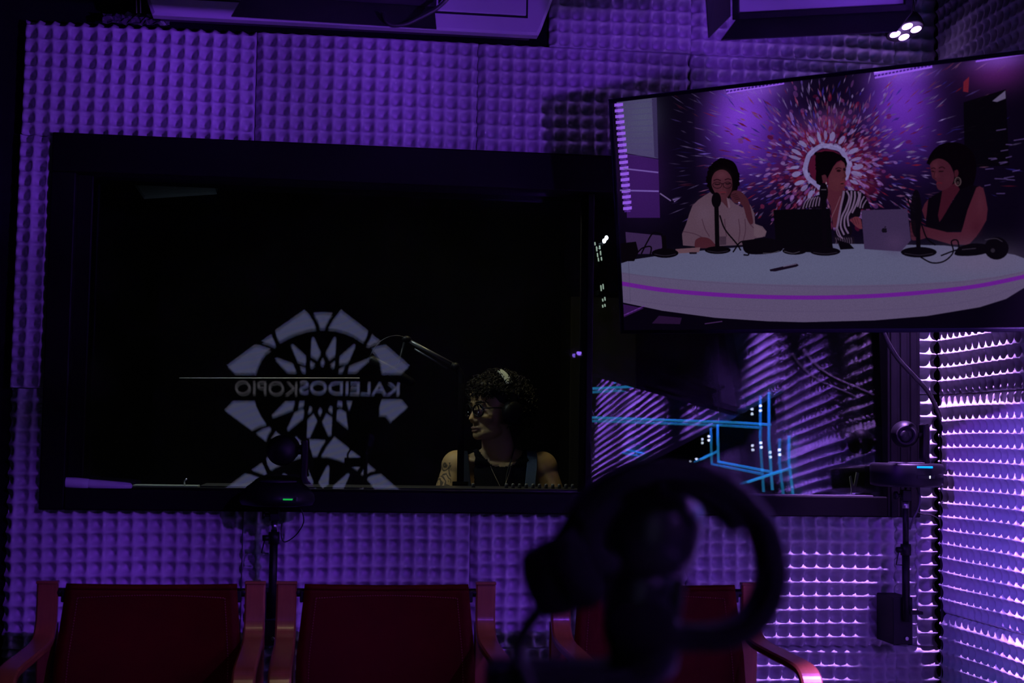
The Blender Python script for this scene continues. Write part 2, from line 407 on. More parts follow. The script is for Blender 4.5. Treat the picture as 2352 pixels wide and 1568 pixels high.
ZR = [0.0, CZ - 0.55, CZ + 0.172, CZ + 0.172 + 0.7245, CZ + 0.172 + 1.449, CZ + 2.2]
for j in range(5):
    for k in range(10):
        s0 = 0.035 + k * 0.7245 if k else 0.035
        s1 = 0.035 + (k + 1) * 0.7245
        if k >= 2 and j < 2: continue
        if s1 > D - YB: continue
        z0_, z1_ = ZR[j], ZR[j + 1]
        if k >= 2 and j == 2: z0_ = CZ + 0.46
        foam_right(s0, s1, z0_, z1_, n=7 if k < 2 else 6)
# ------------------------------------------------------------------ window
window = structure(bpy.data.objects.new('window_1', None)); COL.objects.link(window); window.location = (0.5, D, WZ0)
def win_part(name, mb, m, label=None):
    o = mb.build(name, m, window, label); o.matrix_parent_inverse = Matrix.Translation((-0.5, -D, -WZ0)); return o
GX0, GX1, GZ0, GZ1, MX = -0.792, 1.885, CZ - 0.172, CZ + 0.822, 0.868
FY0, FY1 = D - 0.012, D + 0.20
def bar(x0, x1, z0, z1, y0=FY0, y1=FY1, bev=0.004):
    return MB().box(((x0 + x1) / 2, (y0 + y1) / 2, (z0 + z1) / 2), ((x1 - x0) / 2, (y1 - y0) / 2, (z1 - z0) / 2), bev=bev)
win_part('frame_rail', bar(WX0, WX1, GZ1, WZ1), M['frame'])
b = bar(WX0, GX0, WZ0, GZ1); b.box((GX0 + 0.02, D + 0.06, (GZ0 + GZ1) / 2), (0.022, 0.015, (GZ1 - GZ0) / 2)); win_part('frame_stile', b, M['frame'])
b = bar(GX1, WX1, WZ0, GZ1)
for k in range(3): b.box((GX1 + 0.02 + 0.035 * k, FY0 - 0.003, (WZ0 + GZ1) / 2), (0.012, 0.006, (GZ1 - WZ0) / 2), bev=0.003)
win_part('frame_stile', b, mat('black_frame_gloss', (0.003, 0.0025, 0.004), 0.4, spec=0.16, noise=0.2))
win_part('window_sill', bar(GX0, GX1, WZ0, GZ0, FY0, FY1), M['frame'])
win_part('sill_ledge', MB().box(((MX + GX1) / 2 - 0.02, FY0 + 0.016, GZ0 + 0.001), ((GX1 - MX) / 2 - 0.03, 0.014, 0.003), bev=0.001), mat('worn_ledge_paint', (0.10, 0.09, 0.10), 0.6, spec=0.3, noise=0.5, scale=60), 'worn pale ledge')  # pale strip paints the light along the sill edge
win_part('mullion', bar(MX - 0.012, MX + 0.012, GZ0, GZ1, D + 0.02, D + 0.15), M['frame'])
TILT = radians(3.9); TILT_L = radians(-0.42)
def pane(x0, x1, y, tilt, th=0.006):
    h = (GZ1 - GZ0) / 2 + 0.004; c = Vector(((x0 + x1) / 2, y, (GZ0 + GZ1) / 2))
    return MB().box(c, ((x1 - x0) / 2, th / 2, h), Matrix.Rotation(-tilt, 3, 'X'))
win_part('glass_pane', pane(GX0 - 0.01, MX, D + 0.06, TILT_L), M['glass'])
win_part('glass_pane', pane(GX0 - 0.01, MX, D + 0.125, TILT_L + radians(0.06)), M['glass'])
win_part('glass_pane', pane(MX, GX1 + 0.01, D + 0.06, TILT), M['glass'])
win_part('glass_pane', pane(MX, GX1 + 0.01, D + 0.125, TILT + radians(0.07)), M['glass'])

# ------------------------------------------------------------------ television with its picture
TVW, TVH = 1.235, 0.70
TVM = (Matrix.Rotation(-0.76521169, 3, 'Z') @ Matrix.Rotation(0.16258347, 3, 'X') @ Matrix.Rotation(0.02782, 3, 'Y'))
TV_TL = Vector((0.82185156, 4.10015846, 1.01409774 + CZ))
TV_C = TV_TL + TVM @ Vector((TVW / 2, 0, -TVH / 2))
BZ = 0.011
def paint_screen():
    TW, TH = 1400, int(1400 * (TVH - 2 * BZ) / (TVW - 2 * BZ))
    img = np.zeros((TH, TW, 3), np.float32)
    ax, ay, az = (np.array(TVM.col[k]) for k in range(3)); tl = np.array(TV_TL)
    def tx(pts):
        out = []
        for x, y in pts:
            d = ray(x, y); o = np.array([0, 0, CZ])
            p = o + d * ((tl - o) @ ay / (d @ ay)) - tl
            out.append(((p @ ax - BZ) / (TVW - 2 * BZ) * TW, (-(p @ az) - BZ) / (TVH - 2 * BZ) * TH))
        return np.array(out)
    def mask(poly):
        x0, y0 = np.floor(poly.min(0)).astype(int) - 1; x1, y1 = np.ceil(poly.max(0)).astype(int) + 2
        x0, y0, x1, y1 = max(x0, 0), max(y0, 0), min(x1, TW), min(y1, TH)
        if x1 <= x0 or y1 <= y0: return None
        acc = np.zeros((y1 - y0, x1 - x0), np.float32)
        for ox, oy in ((.17, .33), (.5, .83), (.83, .17), (.33, .67)):
            X, Y = np.meshgrid(np.arange(x0, x1) + ox, np.arange(y0, y1) + oy)
            ins = np.zeros(X.shape, bool); q = np.roll(poly, -1, 0)
            for (ax_, ay_), (bx_, by_) in zip(poly, q):
                if ay_ == by_: continue
                c = (ay_ > Y) != (by_ > Y)
                ins ^= c & (X < (bx_ - ax_) * (Y - ay_) / (by_ - ay_) + ax_)
            acc += ins
        return (slice(y0, y1), slice(x0, x1)), acc / 4
    def put(r, col, alpha=1.0):
        if r is None: return
        s, m = r; a = (m * alpha)[..., None]; c = np.array(col, np.float32) / 255
        img[s] = img[s] * (1 - a) + c * a
    def poly(pts, col, alpha=1.0, smooth=False):
        if smooth: pts = [(p.x, p.y) for p in spline([(x, y, 0) for x, y in list(pts) + [pts[0]]], 4)]
        put(mask(tx(pts)), col, alpha)
    def line(pts, w_, col, alpha=1.0, smooth=False):
        if smooth: pts = [(p.x, p.y) for p in spline([(x, y, 0) for x, y in pts], 6)]
        n = len(pts); L = []; R = []
        for i in range(n):
            (x0, y0), (x1, y1) = pts[max(i - 1, 0)], pts[min(i + 1, n - 1)]
            l = max(1e-6, sqrt((x1 - x0) ** 2 + (y1 - y0) ** 2)); nx, ny = -(y1 - y0) / l * w_ / 2, (x1 - x0) / l * w_ / 2
            L.append((pts[i][0] + nx, pts[i][1] + ny)); R.append((pts[i][0] - nx, pts[i][1] - ny))
        put(mask(tx(L + R[::-1])), col, alpha)
    def oval(cx, cy, rx, ry, col, alpha=1.0, rot=0.0):
        poly([(cx + rx * cos(t) * cos(rot) - ry * sin(t) * sin(rot), cy + rx * cos(t) * sin(rot) + ry * sin(t) * cos(rot)) for t in np.linspace(0, 2 * pi, 22)[:-1]], col, alpha)
    YY, XX = np.mgrid[0:TH, 0:TW]
    def blob(cx, cy, rx, ry, col, alpha=1.0, p=2.0, rot=0.0):
        (tcx, tcy), (ex, _), (_, ey) = tx([(cx, cy), (cx + rx, cy), (cx, cy + ry)])
        sx, sy = abs(ex - tcx), abs(ey - tcy)
        dx, dy = XX - tcx, YY - tcy; c_, s_ = cos(rot), sin(rot)
        a = alpha * np.exp(-(np.abs((dx * c_ + dy * s_) / sx) ** p + np.abs((-dx * s_ + dy * c_) / sy) ** p)); c = np.array(col, np.float32) / 255
        img[:] = img * (1 - a[..., None]) + c * a[..., None]
    C8 = lambda pts: [(1400 + x / 2.4706, 320 + y / 2.4706) for x, y in pts]
    img[:] = np.array((5, 2, 12), np.float32) / 255
    # studio back wall: violet beams and the kaleidoscope burst
    blob(1950, 340, 360, 190, (16, 5, 34), 0.9)
    blob(1712, 300, 88, 125, (92, 40, 165), 0.9, 2.4); blob(1700, 262, 66, 60, (122, 60, 208), 0.7)
    blob(2072, 260, 82, 120, (86, 36, 152), 0.9, 2.4); blob(2066, 215, 60, 60, (108, 50, 188), 0.6)
    blob(1810, 330, 60, 60, (60, 20, 100), 0.5)
    blob(2290, 165, 85, 45, (80, 25, 95), 0.8); blob(1470, 395, 60, 90, (70, 28, 112), 0.7)
    cx, cy = 1899, 383
    for k in range(30):
        t = rng.uniform(0, 2 * pi); r = rng.uniform(60, 120); blob(cx + r * cos(t), cy + r * sin(t) * 0.95, rng.uniform(14, 30), rng.uniform(12, 26), (110, 16, 44), 0.3)
    for k in range(520):
        t = rng.uniform(0, 2 * pi); r = 50 + abs(rng.normal(0, 52)); c = ((84, 10, 40), (96, 24, 60), (104, 52, 118), (70, 8, 34), (92, 40, 96))[int(rng.integers(5))]
        oval(cx + r * cos(t), cy - 6 + r * sin(t), rng.uniform(3, 9), rng.uniform(2.5, 6), c, rng.uniform(.35, .75), t)
    blob(cx, cy - 108, 70, 26, (96, 52, 120), 0.5)
    cols = [(132, 110, 172), (146, 122, 186), (132, 50, 84), (112, 20, 42), (100, 74, 172), (50, 36, 140), (140, 84, 124)]
    for k in range(2300):
        t = rng.uniform(0, 2 * pi); r = 62 + 440 * rng.uniform(0, 1) ** 1.35
        x, y = cx + r * cos(t), cy + r * sin(t) * 0.92
        if not (1545 < x < 2340 and 150 < y < 520): continue
        if x > 2205 and rng.uniform() < 0.75: continue
        l = rng.uniform(4, 11) * (0.6 + r / 260); ww = rng.uniform(1.6, 5.2) * (1.0 if r < 230 else 0.75)
        c = cols[int(rng.integers(len(cols)))]; dim = rng.uniform(0.55, 1.0) * (1.0 if r < 300 else 0.8)
        t2 = atan2(y - cy, x - cx) + rng.normal(0, 0.16)
        dx, dy = cos(t2) * l, sin(t2) * l
        px, py = -sin(t2) * ww / 2, cos(t2) * ww / 2
        poly([(x - dx, y - dy), (x + px, y + py), (x + dx, y + dy), (x - px, y - py)], [q * dim for q in c], rng.uniform(0.45, 0.95))
    PT = (112, 102, 152)
    for k in range(24):
        t = 2 * pi * k / 24 + rng.normal(0, .05); q = rng.uniform(70, 78); oval(cx + q * cos(t), cy + q * sin(t), rng.uniform(9, 14), rng.uniform(3.6, 6.4), PT, rng.uniform(.75, .98), t + rng.normal(0, .1))
        if k % 2 == 0: oval(cx + (q + 28) * cos(t + .1), cy + (q + 28) * sin(t + .1), rng.uniform(5, 9), rng.uniform(2.5, 5), (118, 92, 150), .7, t)
    for k in range(60):
        t = rng.uniform(0, 2 * pi); q = rng.uniform(92, 160); oval(cx + q * cos(t), cy + q * .95 * sin(t), rng.uniform(4, 12), rng.uniform(2, 4), (124, 88, 156), rng.uniform(.3, .75), t + rng.normal(0, .3))
    line([(cx + (49 + 1.5 * sin(5 * t)) * cos(t), cy + (48 + 1.5 * cos(7 * t)) * sin(t)) for t in np.linspace(0, 2 * pi, 80)], 11, PT, 0.95)
    for k in range(40):
        t = rng.uniform(0, 2 * pi); q = rng.uniform(43, 57); oval(cx + q * cos(t), cy + q * sin(t), rng.uniform(3, 7), rng.uniform(2, 4), (122, 112, 164), .7, t + 1.57)
    oval(cx, cy, 42, 41, (70, 14, 38), 0.9)
    # lit truss bands along the top
    for (xa, ya), (xb, yb), wd in (((1668, 208), (1800, 186), 15), ((2008, 172), (2140, 147), 18), ((2240, 135), (2350, 118), 16)):
        line([(xa, ya), (xb, yb)], wd, (136, 78, 224), 0.95)
        blob((xa + xb) / 2, (ya + yb) / 2 + 8, 75, 24, (150, 92, 236), 0.5)
        for k in range(16):
            f = k / 16; x, y = xa + (xb - xa) * f, ya + (yb - ya) * f
            line([(x, y + 3), (x + 6, y + 1)], 4, (40, 15, 90), 0.8); line([(x, y - 5), (x + 9, y - 6.5)], 2.4, (176, 130, 245), 0.7)
    poly([(2213, 235), (2310, 205), (2318, 380), (2216, 385)], (4, 2, 7), 0.93)
    poly([(2279, 232), (2309, 208), (2310, 226), (2290, 234)], (120, 105, 150), 0.7)
    poly([(2213, 188), (2226, 176), (2224, 212), (2212, 210)], (110, 26, 40), 0.8)
    for k in range(16):
        x, y = rng.uniform(2260, 2345), rng.uniform(290, 450); line([(x, y), (x + rng.uniform(12, 30), y + rng.uniform(-5, 2))], 2, (105, 80, 150), 0.6)
    # left studio wall
    poly([(1412, 233), (1594, 212), (1598, 480), (1424, 560)], (9, 4, 22), 0.35)
    poly([(1416, 233), (1508, 224), (1512, 364), (1434, 351)], (72, 64, 104), 0.92)
    blob(1478, 268, 40, 60, (78, 82, 106), 0.5); poly([(1497, 226), (1509, 224), (1512, 364), (1503, 360)], (38, 26, 66), 0.6)
    for k in range(10): line([(1420, 240 + 13 * k), (1500, 232 + 14 * k)], 2, (66, 56, 104), 0.5)
    poly([(1434, 353), (1512, 366), (1516, 500), (1440, 500)], (58, 24, 96), 0.75)
    for k in range(19):
        y = 238 + 13.2 * k; x = 1411 + 0.085 * (y - 238)
        poly([(x, y), (x + 20, y - 2), (x + 20, y + 5), (x + 9, y + 7), (x, y + 7)], (150, 92, 236), 0.9); line([(x + 3, y + 10), (x + 17, y + 9)], 3, (86, 40, 150), 0.8)
    line([(1432, 387), (1512, 396)], 3.4, (110, 84, 160), 0.9); line([(1424, 437), (1513, 439)], 3.6, (112, 86, 166), 0.9); line([(1516, 444), (1541, 461)], 3, (118, 96, 150), 0.8)
    line([(1548, 463), (1562, 455), (1545, 459)], 3, (120, 96, 160), 0.8)
    poly(C8([(90, 525), (290, 545), (320, 600), (250, 650), (100, 650)]), (62, 40, 84), 0.8)
    # three speakers
    HA = (4, 1, 4)
    L9 = lambda pts: [(1560 + x / 3.446, 340 + y / 3.446) for x, y in pts]
    M9 = lambda pts: [(1830 + x / 3.583, 330 + y / 3.583) for x, y in pts]
    R9 = lambda pts: [(2080 + x / 3.448, 320 + y / 3.448) for x, y in pts]
    # left: curly hair, glasses, loose pale top, hand raised to the neck
    poly(L9([(215, 240), (235, 170), (270, 115), (330, 85), (390, 90), (440, 120), (468, 190), (470, 270), (455, 340), (420, 380), (380, 400), (300, 380), (250, 350), (228, 300)]), HA, 1, True)
    for k in range(40):
        t = rng.uniform(-.3, 3.6); x, y = L9([(345 + 122 * cos(t), 250 - 160 * sin(t))])[0]; oval(x, y, rng.uniform(2, 5), rng.uniform(2, 5), HA, .9)
    poly(L9([(245, 348), (200, 375), (150, 410), (105, 455), (80, 520), (55, 600), (22, 680), (30, 770), (120, 778), (300, 776), (520, 765), (600, 715), (660, 705), (692, 660), (650, 630), (600, 600), (596, 520), (570, 460), (540, 420), (500, 470), (440, 440), (395, 395), (385, 470), (345, 430), (300, 400)]), (78, 57, 73))
    blob(*L9([(200, 520)])[0], 22, 26, (86, 66, 86), 0.6, 2.0); blob(*L9([(440, 560)])[0], 24, 32, (84, 64, 84), 0.5)
    poly(L9([(265, 400), (345, 430), (388, 478), (378, 400), (385, 385), (300, 370)]), (60, 30, 42)); poly(L9([(375, 390), (392, 400), (405, 470), (388, 475)]), (92, 70, 88))
    for pts in ([(25, 660), (90, 670), (150, 690), (220, 730)], [(180, 560), (205, 640), (240, 700)], [(470, 560), (480, 650), (470, 740)], [(520, 560), (525, 650), (505, 740)], [(530, 540), (560, 600), (600, 640)], [(360, 560), (365, 640), (375, 700)], [(300, 620), (290, 700)]): line(L9(pts), 1.8, (50, 28, 44), 0.7, True)
    poly(L9([(262, 225), (285, 190), (330, 170), (375, 182), (410, 225), (420, 280), (415, 330), (395, 370), (365, 405), (340, 408), (305, 385), (278, 345), (258, 300), (256, 255)]), (64, 30, 42), 1, True)
    blob(*L9([(335, 215)])[0], 13, 10, (78, 40, 54), 0.8); blob(*L9([(345, 320)])[0], 10, 9, (72, 34, 46), 0.6); blob(*L9([(395, 330)])[0], 7, 16, (44, 16, 26), 0.6)
    line(L9([(272, 258), (300, 248), (330, 258)]), 2.4, (26, 6, 16), .9, True); line(L9([(360, 252), (385, 243), (412, 250)]), 2.4, (26, 6, 16), .9, True)
    line(L9([(280, 284), (303, 288), (325, 283)]), 2.6, (14, 3, 10), .9, True); line(L9([(366, 280), (386, 284), (408, 276)]), 2.6, (14, 3, 10), .9, True)
    for gx, gw in ((302, 36), (382, 33)):
        gx_, gy_ = L9([(gx, 290)])[0]; line([(gx_ + gw / 3.446 * cos(t), gy_ + 8.2 * sin(t) * (1 if sin(t) > 0 else .75)) for t in np.linspace(0, 2 * pi, 26)], 1.5, (20, 6, 14), .95)
    line(L9([(338, 282), (350, 282)]), 2, (16, 4, 12), .95)
    line(L9([(345, 285), (350, 315), (340, 325), (355, 328)]), 1.4, (46, 18, 28), .8); line(L9([(320, 352), (345, 348), (372, 350)]), 2.6, (84, 26, 40), .85, True); line(L9([(332, 362), (360, 361)]), 2, (40, 14, 22), .6)
    poly(L9([(405, 380), (420, 345), (450, 335), (490, 345), (525, 380), (550, 420), (575, 520), (585, 590), (560, 600), (530, 540), (510, 470), (480, 440), (430, 430)]), (56, 24, 36), 1, True)
    for k in range(4): line(L9([(412 + 10 * k, 372 + 12 * k), (452 + 10 * k, 360 + 14 * k)]), 1.6, (30, 10, 18), .8)
    oval(*L9([(475, 432)])[0], 2.4, 1.8, (120, 110, 160), .9)
    poly(L9([(130, 725), (170, 705), (230, 712), (270, 745), (285, 785), (140, 790), (122, 760)]), (60, 25, 36), 1, True)
    poly(L9([(318, 700), (372, 698), (372, 765), (322, 768)]), (52, 36, 52), .95); poly(L9([(590, 595), (660, 620), (692, 660), (680, 700), (620, 708), (590, 690)]), (88, 68, 82), .9)
    # middle: dark curls swept up, head turned right, striped wrap blouse
    poly(M9([(255, 330), (250, 450), (280, 520), (300, 690), (330, 690), (350, 560), (372, 430), (380, 380), (330, 380)]), (68, 27, 42))
    poly(M9([(35, 530), (60, 480), (120, 440), (185, 420), (215, 440), (215, 535)]), (9, 4, 12))
    poly(M9([(378, 385), (450, 382), (520, 388), (560, 420), (600, 500), (610, 535), (530, 540), (520, 600), (440, 610), (430, 640), (460, 720), (440, 770), (360, 785), (310, 745), (325, 680), (350, 560)]), (9, 4, 12))
    poly(M9([(300, 760), (470, 765), (480, 830), (330, 850)]), (14, 7, 18))
    ST = (104, 82, 116)
    for pts, wd in (([(388, 388), (380, 440), (362, 520), (345, 620), (330, 700)], 5), ([(410, 386), (432, 440), (405, 530), (372, 600), (362, 680), (390, 750)], 4.2), ([(450, 386), (448, 450), (425, 540), (395, 610), (395, 680), (425, 740)], 4.2), ([(478, 390), (478, 450), (455, 530), (420, 600), (428, 680)], 4.2),
                    ([(505, 392), (512, 430), (490, 500), (455, 570)], 4), ([(525, 400), (520, 450), (500, 520)], 3.4), ([(556, 432), (530, 480), (520, 530)], 3.2), ([(575, 460), (550, 500), (540, 530)], 2.6), ([(335, 700), (360, 760), (380, 782)], 3.2), ([(320, 690), (335, 745), (355, 770)], 2.4)):
        line(M9(pts), wd, ST, .92, True)
    for k in range(6): line(M9([(50 + 26 * k, 532 - 4 * k), (70 + 24 * k, 480 - 6 * k), (100 + 19 * k, 446 - 3 * k)]), 2.8, ST, .85, True)
    for k in range(8): line(M9([(320 + 18 * k, 772), (326 + 18 * k, 800), (318 + 19 * k, 835)]), 1.8, (86, 66, 92), .7, True)
    poly(M9([(265, 250), (300, 190), (345, 150), (385, 150), (400, 185), (402, 240), (408, 268), (400, 285), (404, 312), (392, 325), (398, 345), (372, 380), (330, 392), (285, 375), (262, 320)]), (70, 30, 42), 1, True)
    blob(*M9([(375, 175)])[0], 8, 8, (84, 40, 52), .8); blob(*M9([(330, 310)])[0], 14, 14, (76, 34, 46), .6)
    line(M9([(318, 208), (345, 198), (368, 205)]), 2.2, (22, 6, 12), .9, True); oval(*M9([(345, 222)])[0], 5, 3, (18, 5, 10), .9); oval(*M9([(393, 214)])[0], 3, 3, (18, 5, 10), .9); line(M9([(380, 205), (400, 200)]), 1.8, (22, 6, 12), .9)
    line(M9([(385, 225), (396, 270), (375, 285)]), 1.5, (44, 16, 24), .8, True); line(M9([(358, 320), (380, 312), (398, 318)]), 2.2, (90, 32, 46), .9, True); line(M9([(362, 330), (385, 328)]), 2.6, (24, 6, 12), .9); line(M9([(362, 340), (382, 340)]), 2, (88, 32, 46), .8)
    poly(M9([(152, 120), (175, 75), (230, 60), (300, 65), (355, 90), (400, 120), (415, 165), (405, 200), (392, 160), (365, 135), (330, 150), (300, 190), (275, 240), (250, 290), (225, 255), (205, 260), (215, 310), (195, 345), (168, 330), (155, 290), (160, 220)]), HA)
    for k in range(46):
        x, y = M9([(rng.uniform(155, 290), rng.uniform(70, 330))])[0]
        if x < 1910 - (y - 350) * .25: oval(x, y, rng.uniform(2, 5), rng.uniform(2, 5), HA, .95)
    poly(M9([(205, 262), (235, 255), (250, 290), (240, 320), (215, 310)]), (62, 26, 38), 1, True)
    oval(*M9([(243, 325)])[0], 1.6, 3, (140, 130, 150), .8); line(M9([(360, 430), (325, 520), (290, 600), (285, 640)]), 1.6, (112, 84, 104), .6, True)
    poly(M9([(440, 625), (460, 612), (480, 600), (510, 605), (530, 630), (536, 700), (500, 690), (470, 665)]), (84, 36, 50), 1, True)
    for k in range(3): line(M9([(452 + 22 * k, 612), (474 + 18 * k, 662)]), 1.3, (48, 16, 26), .8)
    # right: black sleeveless top, hoop earring, looking down
    poly(R9([(165, 190), (190, 130), (230, 75), (290, 35), (360, 22), (430, 30), (490, 60), (540, 120), (560, 200), (555, 290), (530, 370), (480, 420), (400, 400), (320, 300), (220, 220)]), HA, 1, True)
    poly(R9([(290, 400), (400, 340), (430, 400), (380, 470), (300, 610), (268, 655), (256, 600), (275, 480)]), (50, 14, 28))
    poly(R9([(192, 200), (215, 170), (260, 152), (310, 165), (350, 200), (375, 250), (385, 290), (380, 330), (360, 365), (320, 395), (285, 405), (255, 392), (242, 355), (248, 340), (230, 318), (212, 305), (204, 270)]), (56, 21, 35), 1, True)
    blob(*R9([(235, 205)])[0], 8, 10, (70, 30, 44), .7); blob(*R9([(240, 280)])[0], 6, 9, (72, 30, 44), .7); blob(*R9([(330, 320)])[0], 10, 12, (62, 24, 38), .6)
    line(R9([(202, 232), (222, 226), (238, 234)]), 2, (20, 4, 10), .9, True); line(R9([(262, 228), (290, 218), (312, 232)]), 2.2, (20, 4, 10), .9, True); line(R9([(205, 250), (228, 256)]), 2.6, (16, 3, 8), .9); line(R9([(262, 254), (300, 252)]), 2.8, (16, 3, 8), .9)
    line(R9([(236, 250), (224, 300), (244, 312)]), 1.5, (34, 10, 18), .8, True); line(R9([(244, 350), (262, 342), (290, 348)]), 2.6, (76, 18, 32), .85, True)
    poly(R9([(385, 250), (410, 240), (420, 270), (405, 300), (390, 295)]), (52, 18, 30), 1, True)
    ex, ey = R9([(414, 334)])[0]; line([(ex + 7 * cos(t), ey + 9.6 * sin(t)) for t in np.linspace(0, 2 * pi, 24)], 1.8, (84, 66, 72), .9); line([(ex + 4.5 * cos(t), ey + 6 * sin(t)) for t in np.linspace(0, 2 * pi, 20)], 1.1, (70, 48, 56), .8); oval(ex, ey + 2, 2.2, 3, (70, 48, 56), .7)
    poly(R9([(130, 560), (150, 510), (185, 468), (175, 560), (158, 640), (150, 620)]), (58, 21, 36))
    poly(R9([(180, 470), (290, 405), (275, 500), (256, 600), (268, 660), (330, 560), (430, 395), (520, 360), (585, 375), (530, 470), (480, 600), (450, 720), (330, 735), (200, 705), (158, 685), (170, 560)]), (5, 2, 7))
    poly(R9([(560, 382), (585, 370), (615, 385), (632, 450), (650, 550), (640, 640), (600, 710), (560, 770), (500, 835), (360, 832), (250, 800), (170, 775), (120, 740), (150, 690), (240, 712), (330, 735), (440, 735), (455, 690), (490, 560)]), (62, 23, 38), 1, False)
    blob(*R9([(590, 500)])[0], 9, 26, (70, 30, 46), .5); blob(*R9([(560, 700)])[0], 12, 18, (50, 14, 28), .5)
    poly(R9([(35, 660), (70, 640), (100, 660), (150, 690), (180, 740), (160, 780), (60, 800), (40, 760)]), (58, 22, 36), 1, True)
    for k in range(4): line(R9([(40, 668 + 32 * k), (82, 676 + 30 * k)]), 1.6, (34, 10, 20), .8)
    # round white table with its lit groove
    top = [(60, 705), (130, 682), (400, 642), (800, 606), (1200, 592), (1500, 594), (1900, 602), (2200, 638), (2300, 655), (2420, 700), (2420, 730), (2352, 748), (2200, 777), (2000, 802), (1700, 821), (1300, 829), (900, 821), (500, 800), (200, 775), (60, 752)]
    low = [(2420, 800), (2352, 842), (2250, 905), (2100, 952), (1800, 1002), (1500, 1027), (1100, 1037), (900, 1032), (600, 1012), (300, 972), (60, 922)]
    poly(C8([(60, 700)] + [(60, 752)] + top[:10] + low), (84, 72, 103))
    poly(C8(top), (82, 81, 111)); blob(*C8([(1000, 730)])[0], 300, 40, (86, 88, 117), 0.5); blob(*C8([(2100, 690)])[0], 120, 40, (96, 82, 112), 0.6)
    line(C8([(60, 975 - 70), (300, 935), (600, 960), (1000, 976), (1400, 972), (1800, 950), (2100, 905), (2352, 830)]), 3, (80, 68, 100), 0.6, True)
    line(C8([(60, 816), (300, 854), (600, 880), (900, 894), (1200, 897), (1500, 888), (1800, 866), (2100, 830), (2440, 760)]), 9.5, (94, 26, 130), 1, True)
    line(C8([(60, 758), (500, 806), (900, 828), (1300, 836), (1700, 828), (2100, 798), (2400, 742)]), 2, (76, 66, 96), 0.6, True)
    line(C8([(108, 690), (118, 925)]), 1.2, (64, 58, 86), 0.7)
    poly(C8([(55, 930), (195, 958), (80, 1010)]), (46, 18, 70), 0.9)
    for k in range(5): line(C8([(75 + 22 * k, 1000 - 10 * k), (110 + 22 * k, 985 - 10 * k)]), 2.4, (90, 44, 130), 0.7)
    poly(C8([(280, 1000), (410, 1012), (400, 1048), (240, 1044)]), (36, 16, 50), 0.9); line(C8([(540, 1046), (640, 1032)]), 2.4, (70, 40, 90), 0.8)
    # laptops, microphones, headsets, leads
    BK = (6, 3, 8)
    poly(C8([(375, 622), (515, 612), (508, 640), (370, 648)]), (88, 62, 74)); poly(C8([(452, 640), (496, 640), (494, 650), (454, 650)]), (20, 12, 24))
    poly(C8([(930, 400), (1250, 392), (1264, 590), (1272, 640), (1120, 640), (945, 612)]), (5, 3, 7))
    poly(C8([(1428, 402), (1690, 394), (1710, 572), (1652, 636), (1446, 622)]), (52, 38, 70)); blob(*C8([(1620, 580)])[0], 26, 22, (64, 46, 80), 0.7)
    ax_, ay_ = C8([(1560, 514)])[0]
    oval(ax_ - 2.2, ay_ + 1, 4.2, 5.2, (14, 9, 20)); oval(ax_ + 2.2, ay_ + 1, 4.2, 5.2, (14, 9, 20)); oval(ax_ + 7.2, ay_, 2.6, 2.8, (52, 38, 70)); oval(ax_ + 1.6, ay_ - 6.6, 1.2, 2.4, (14, 9, 20), 1, 0.6)
    for bx, by, rx, ry, sy in ((315, 645, 76, 27, 545), (614, 628, 74, 22, 345), (1224, 636, 86, 24, 330), (1755, 640, 102, 30, 330)):
        oval(*C8([(bx, by)])[0], rx / 2.47, ry / 2.47, BK); line([(C8([(bx - rx * 0.8, by + ry * 0.2)])[0]), C8([(bx, by + ry * 0.55)])[0], C8([(bx + rx * 0.8, by + ry * 0.2)])[0]], 1.5, (52, 44, 62), 0.6, True)
        line(C8([(bx - 8, sy), (bx - 2, by)]), 10, BK)
    oval(*C8([(606, 345)])[0], 11, 18, BK); oval(*C8([(1215, 300)])[0], 10, 22, BK); line(C8([(1200, 285), (1230, 285)]), 2, (90, 80, 100), 0.7); oval(*C8([(1740, 420)])[0], 13, 55, BK, 0.9)
    for pts in ([(625, 430), (655, 510), (720, 590), (745, 630)], [(180, 650), (215, 580), (250, 530), (300, 540)], [(700, 640), (750, 580), (790, 650), (760, 655)], [(1690, 330), (1720, 420), (1745, 480)], [(1770, 480), (1800, 560), (1850, 600)], [(1765, 668), (1830, 700), (1900, 690), (1950, 640), (1940, 580), (1975, 575), (1985, 640)], [(1880, 660), (1960, 630), (2020, 620)], [(160, 640), (190, 615), (235, 610), (230, 660)]): line(C8(pts), 3.2, BK, 1, True)
    poly(C8([(60, 590), (150, 580), (165, 640), (140, 690), (60, 692)]), BK); poly(C8([(750, 575), (900, 560), (980, 590), (970, 635), (850, 652), (770, 640)]), BK, 1, True)
    oval(*C8([(1050, 632)])[0], 28, 9, BK); poly(C8([(1290, 570), (1360, 590), (1390, 620), (1310, 625)]), BK)
    line(C8([(870, 645), (920, 645), (965, 632)]), 1.5, (84, 76, 94), 0.7, True); line(C8([(990, 634), (1040, 646), (1080, 636)]), 1.5, (84, 76, 94), 0.7, True)
    poly(C8([(1980, 610), (2060, 590), (2150, 600), (2150, 640), (2060, 660), (1960, 655)]), BK, 1, True); oval(*C8([(2196, 618)])[0], 28, 26, BK); line(C8([(2000, 625), (2080, 618)]), 1.6, (66, 56, 76), 0.7)
    oval(*C8([(2175, 630)])[0], 5, 5, (34, 28, 40)); line(C8([(2130, 570), (2190, 562), (2230, 580)]), 1.8, (60, 50, 70), 0.7, True)
    poly(C8([(908, 738), (1060, 703), (1074, 714), (1062, 722), (940, 749), (912, 748)]), (16, 8, 22)); line(C8([(985, 722), (1062, 706)]), 2, (92, 80, 108), 0.9)
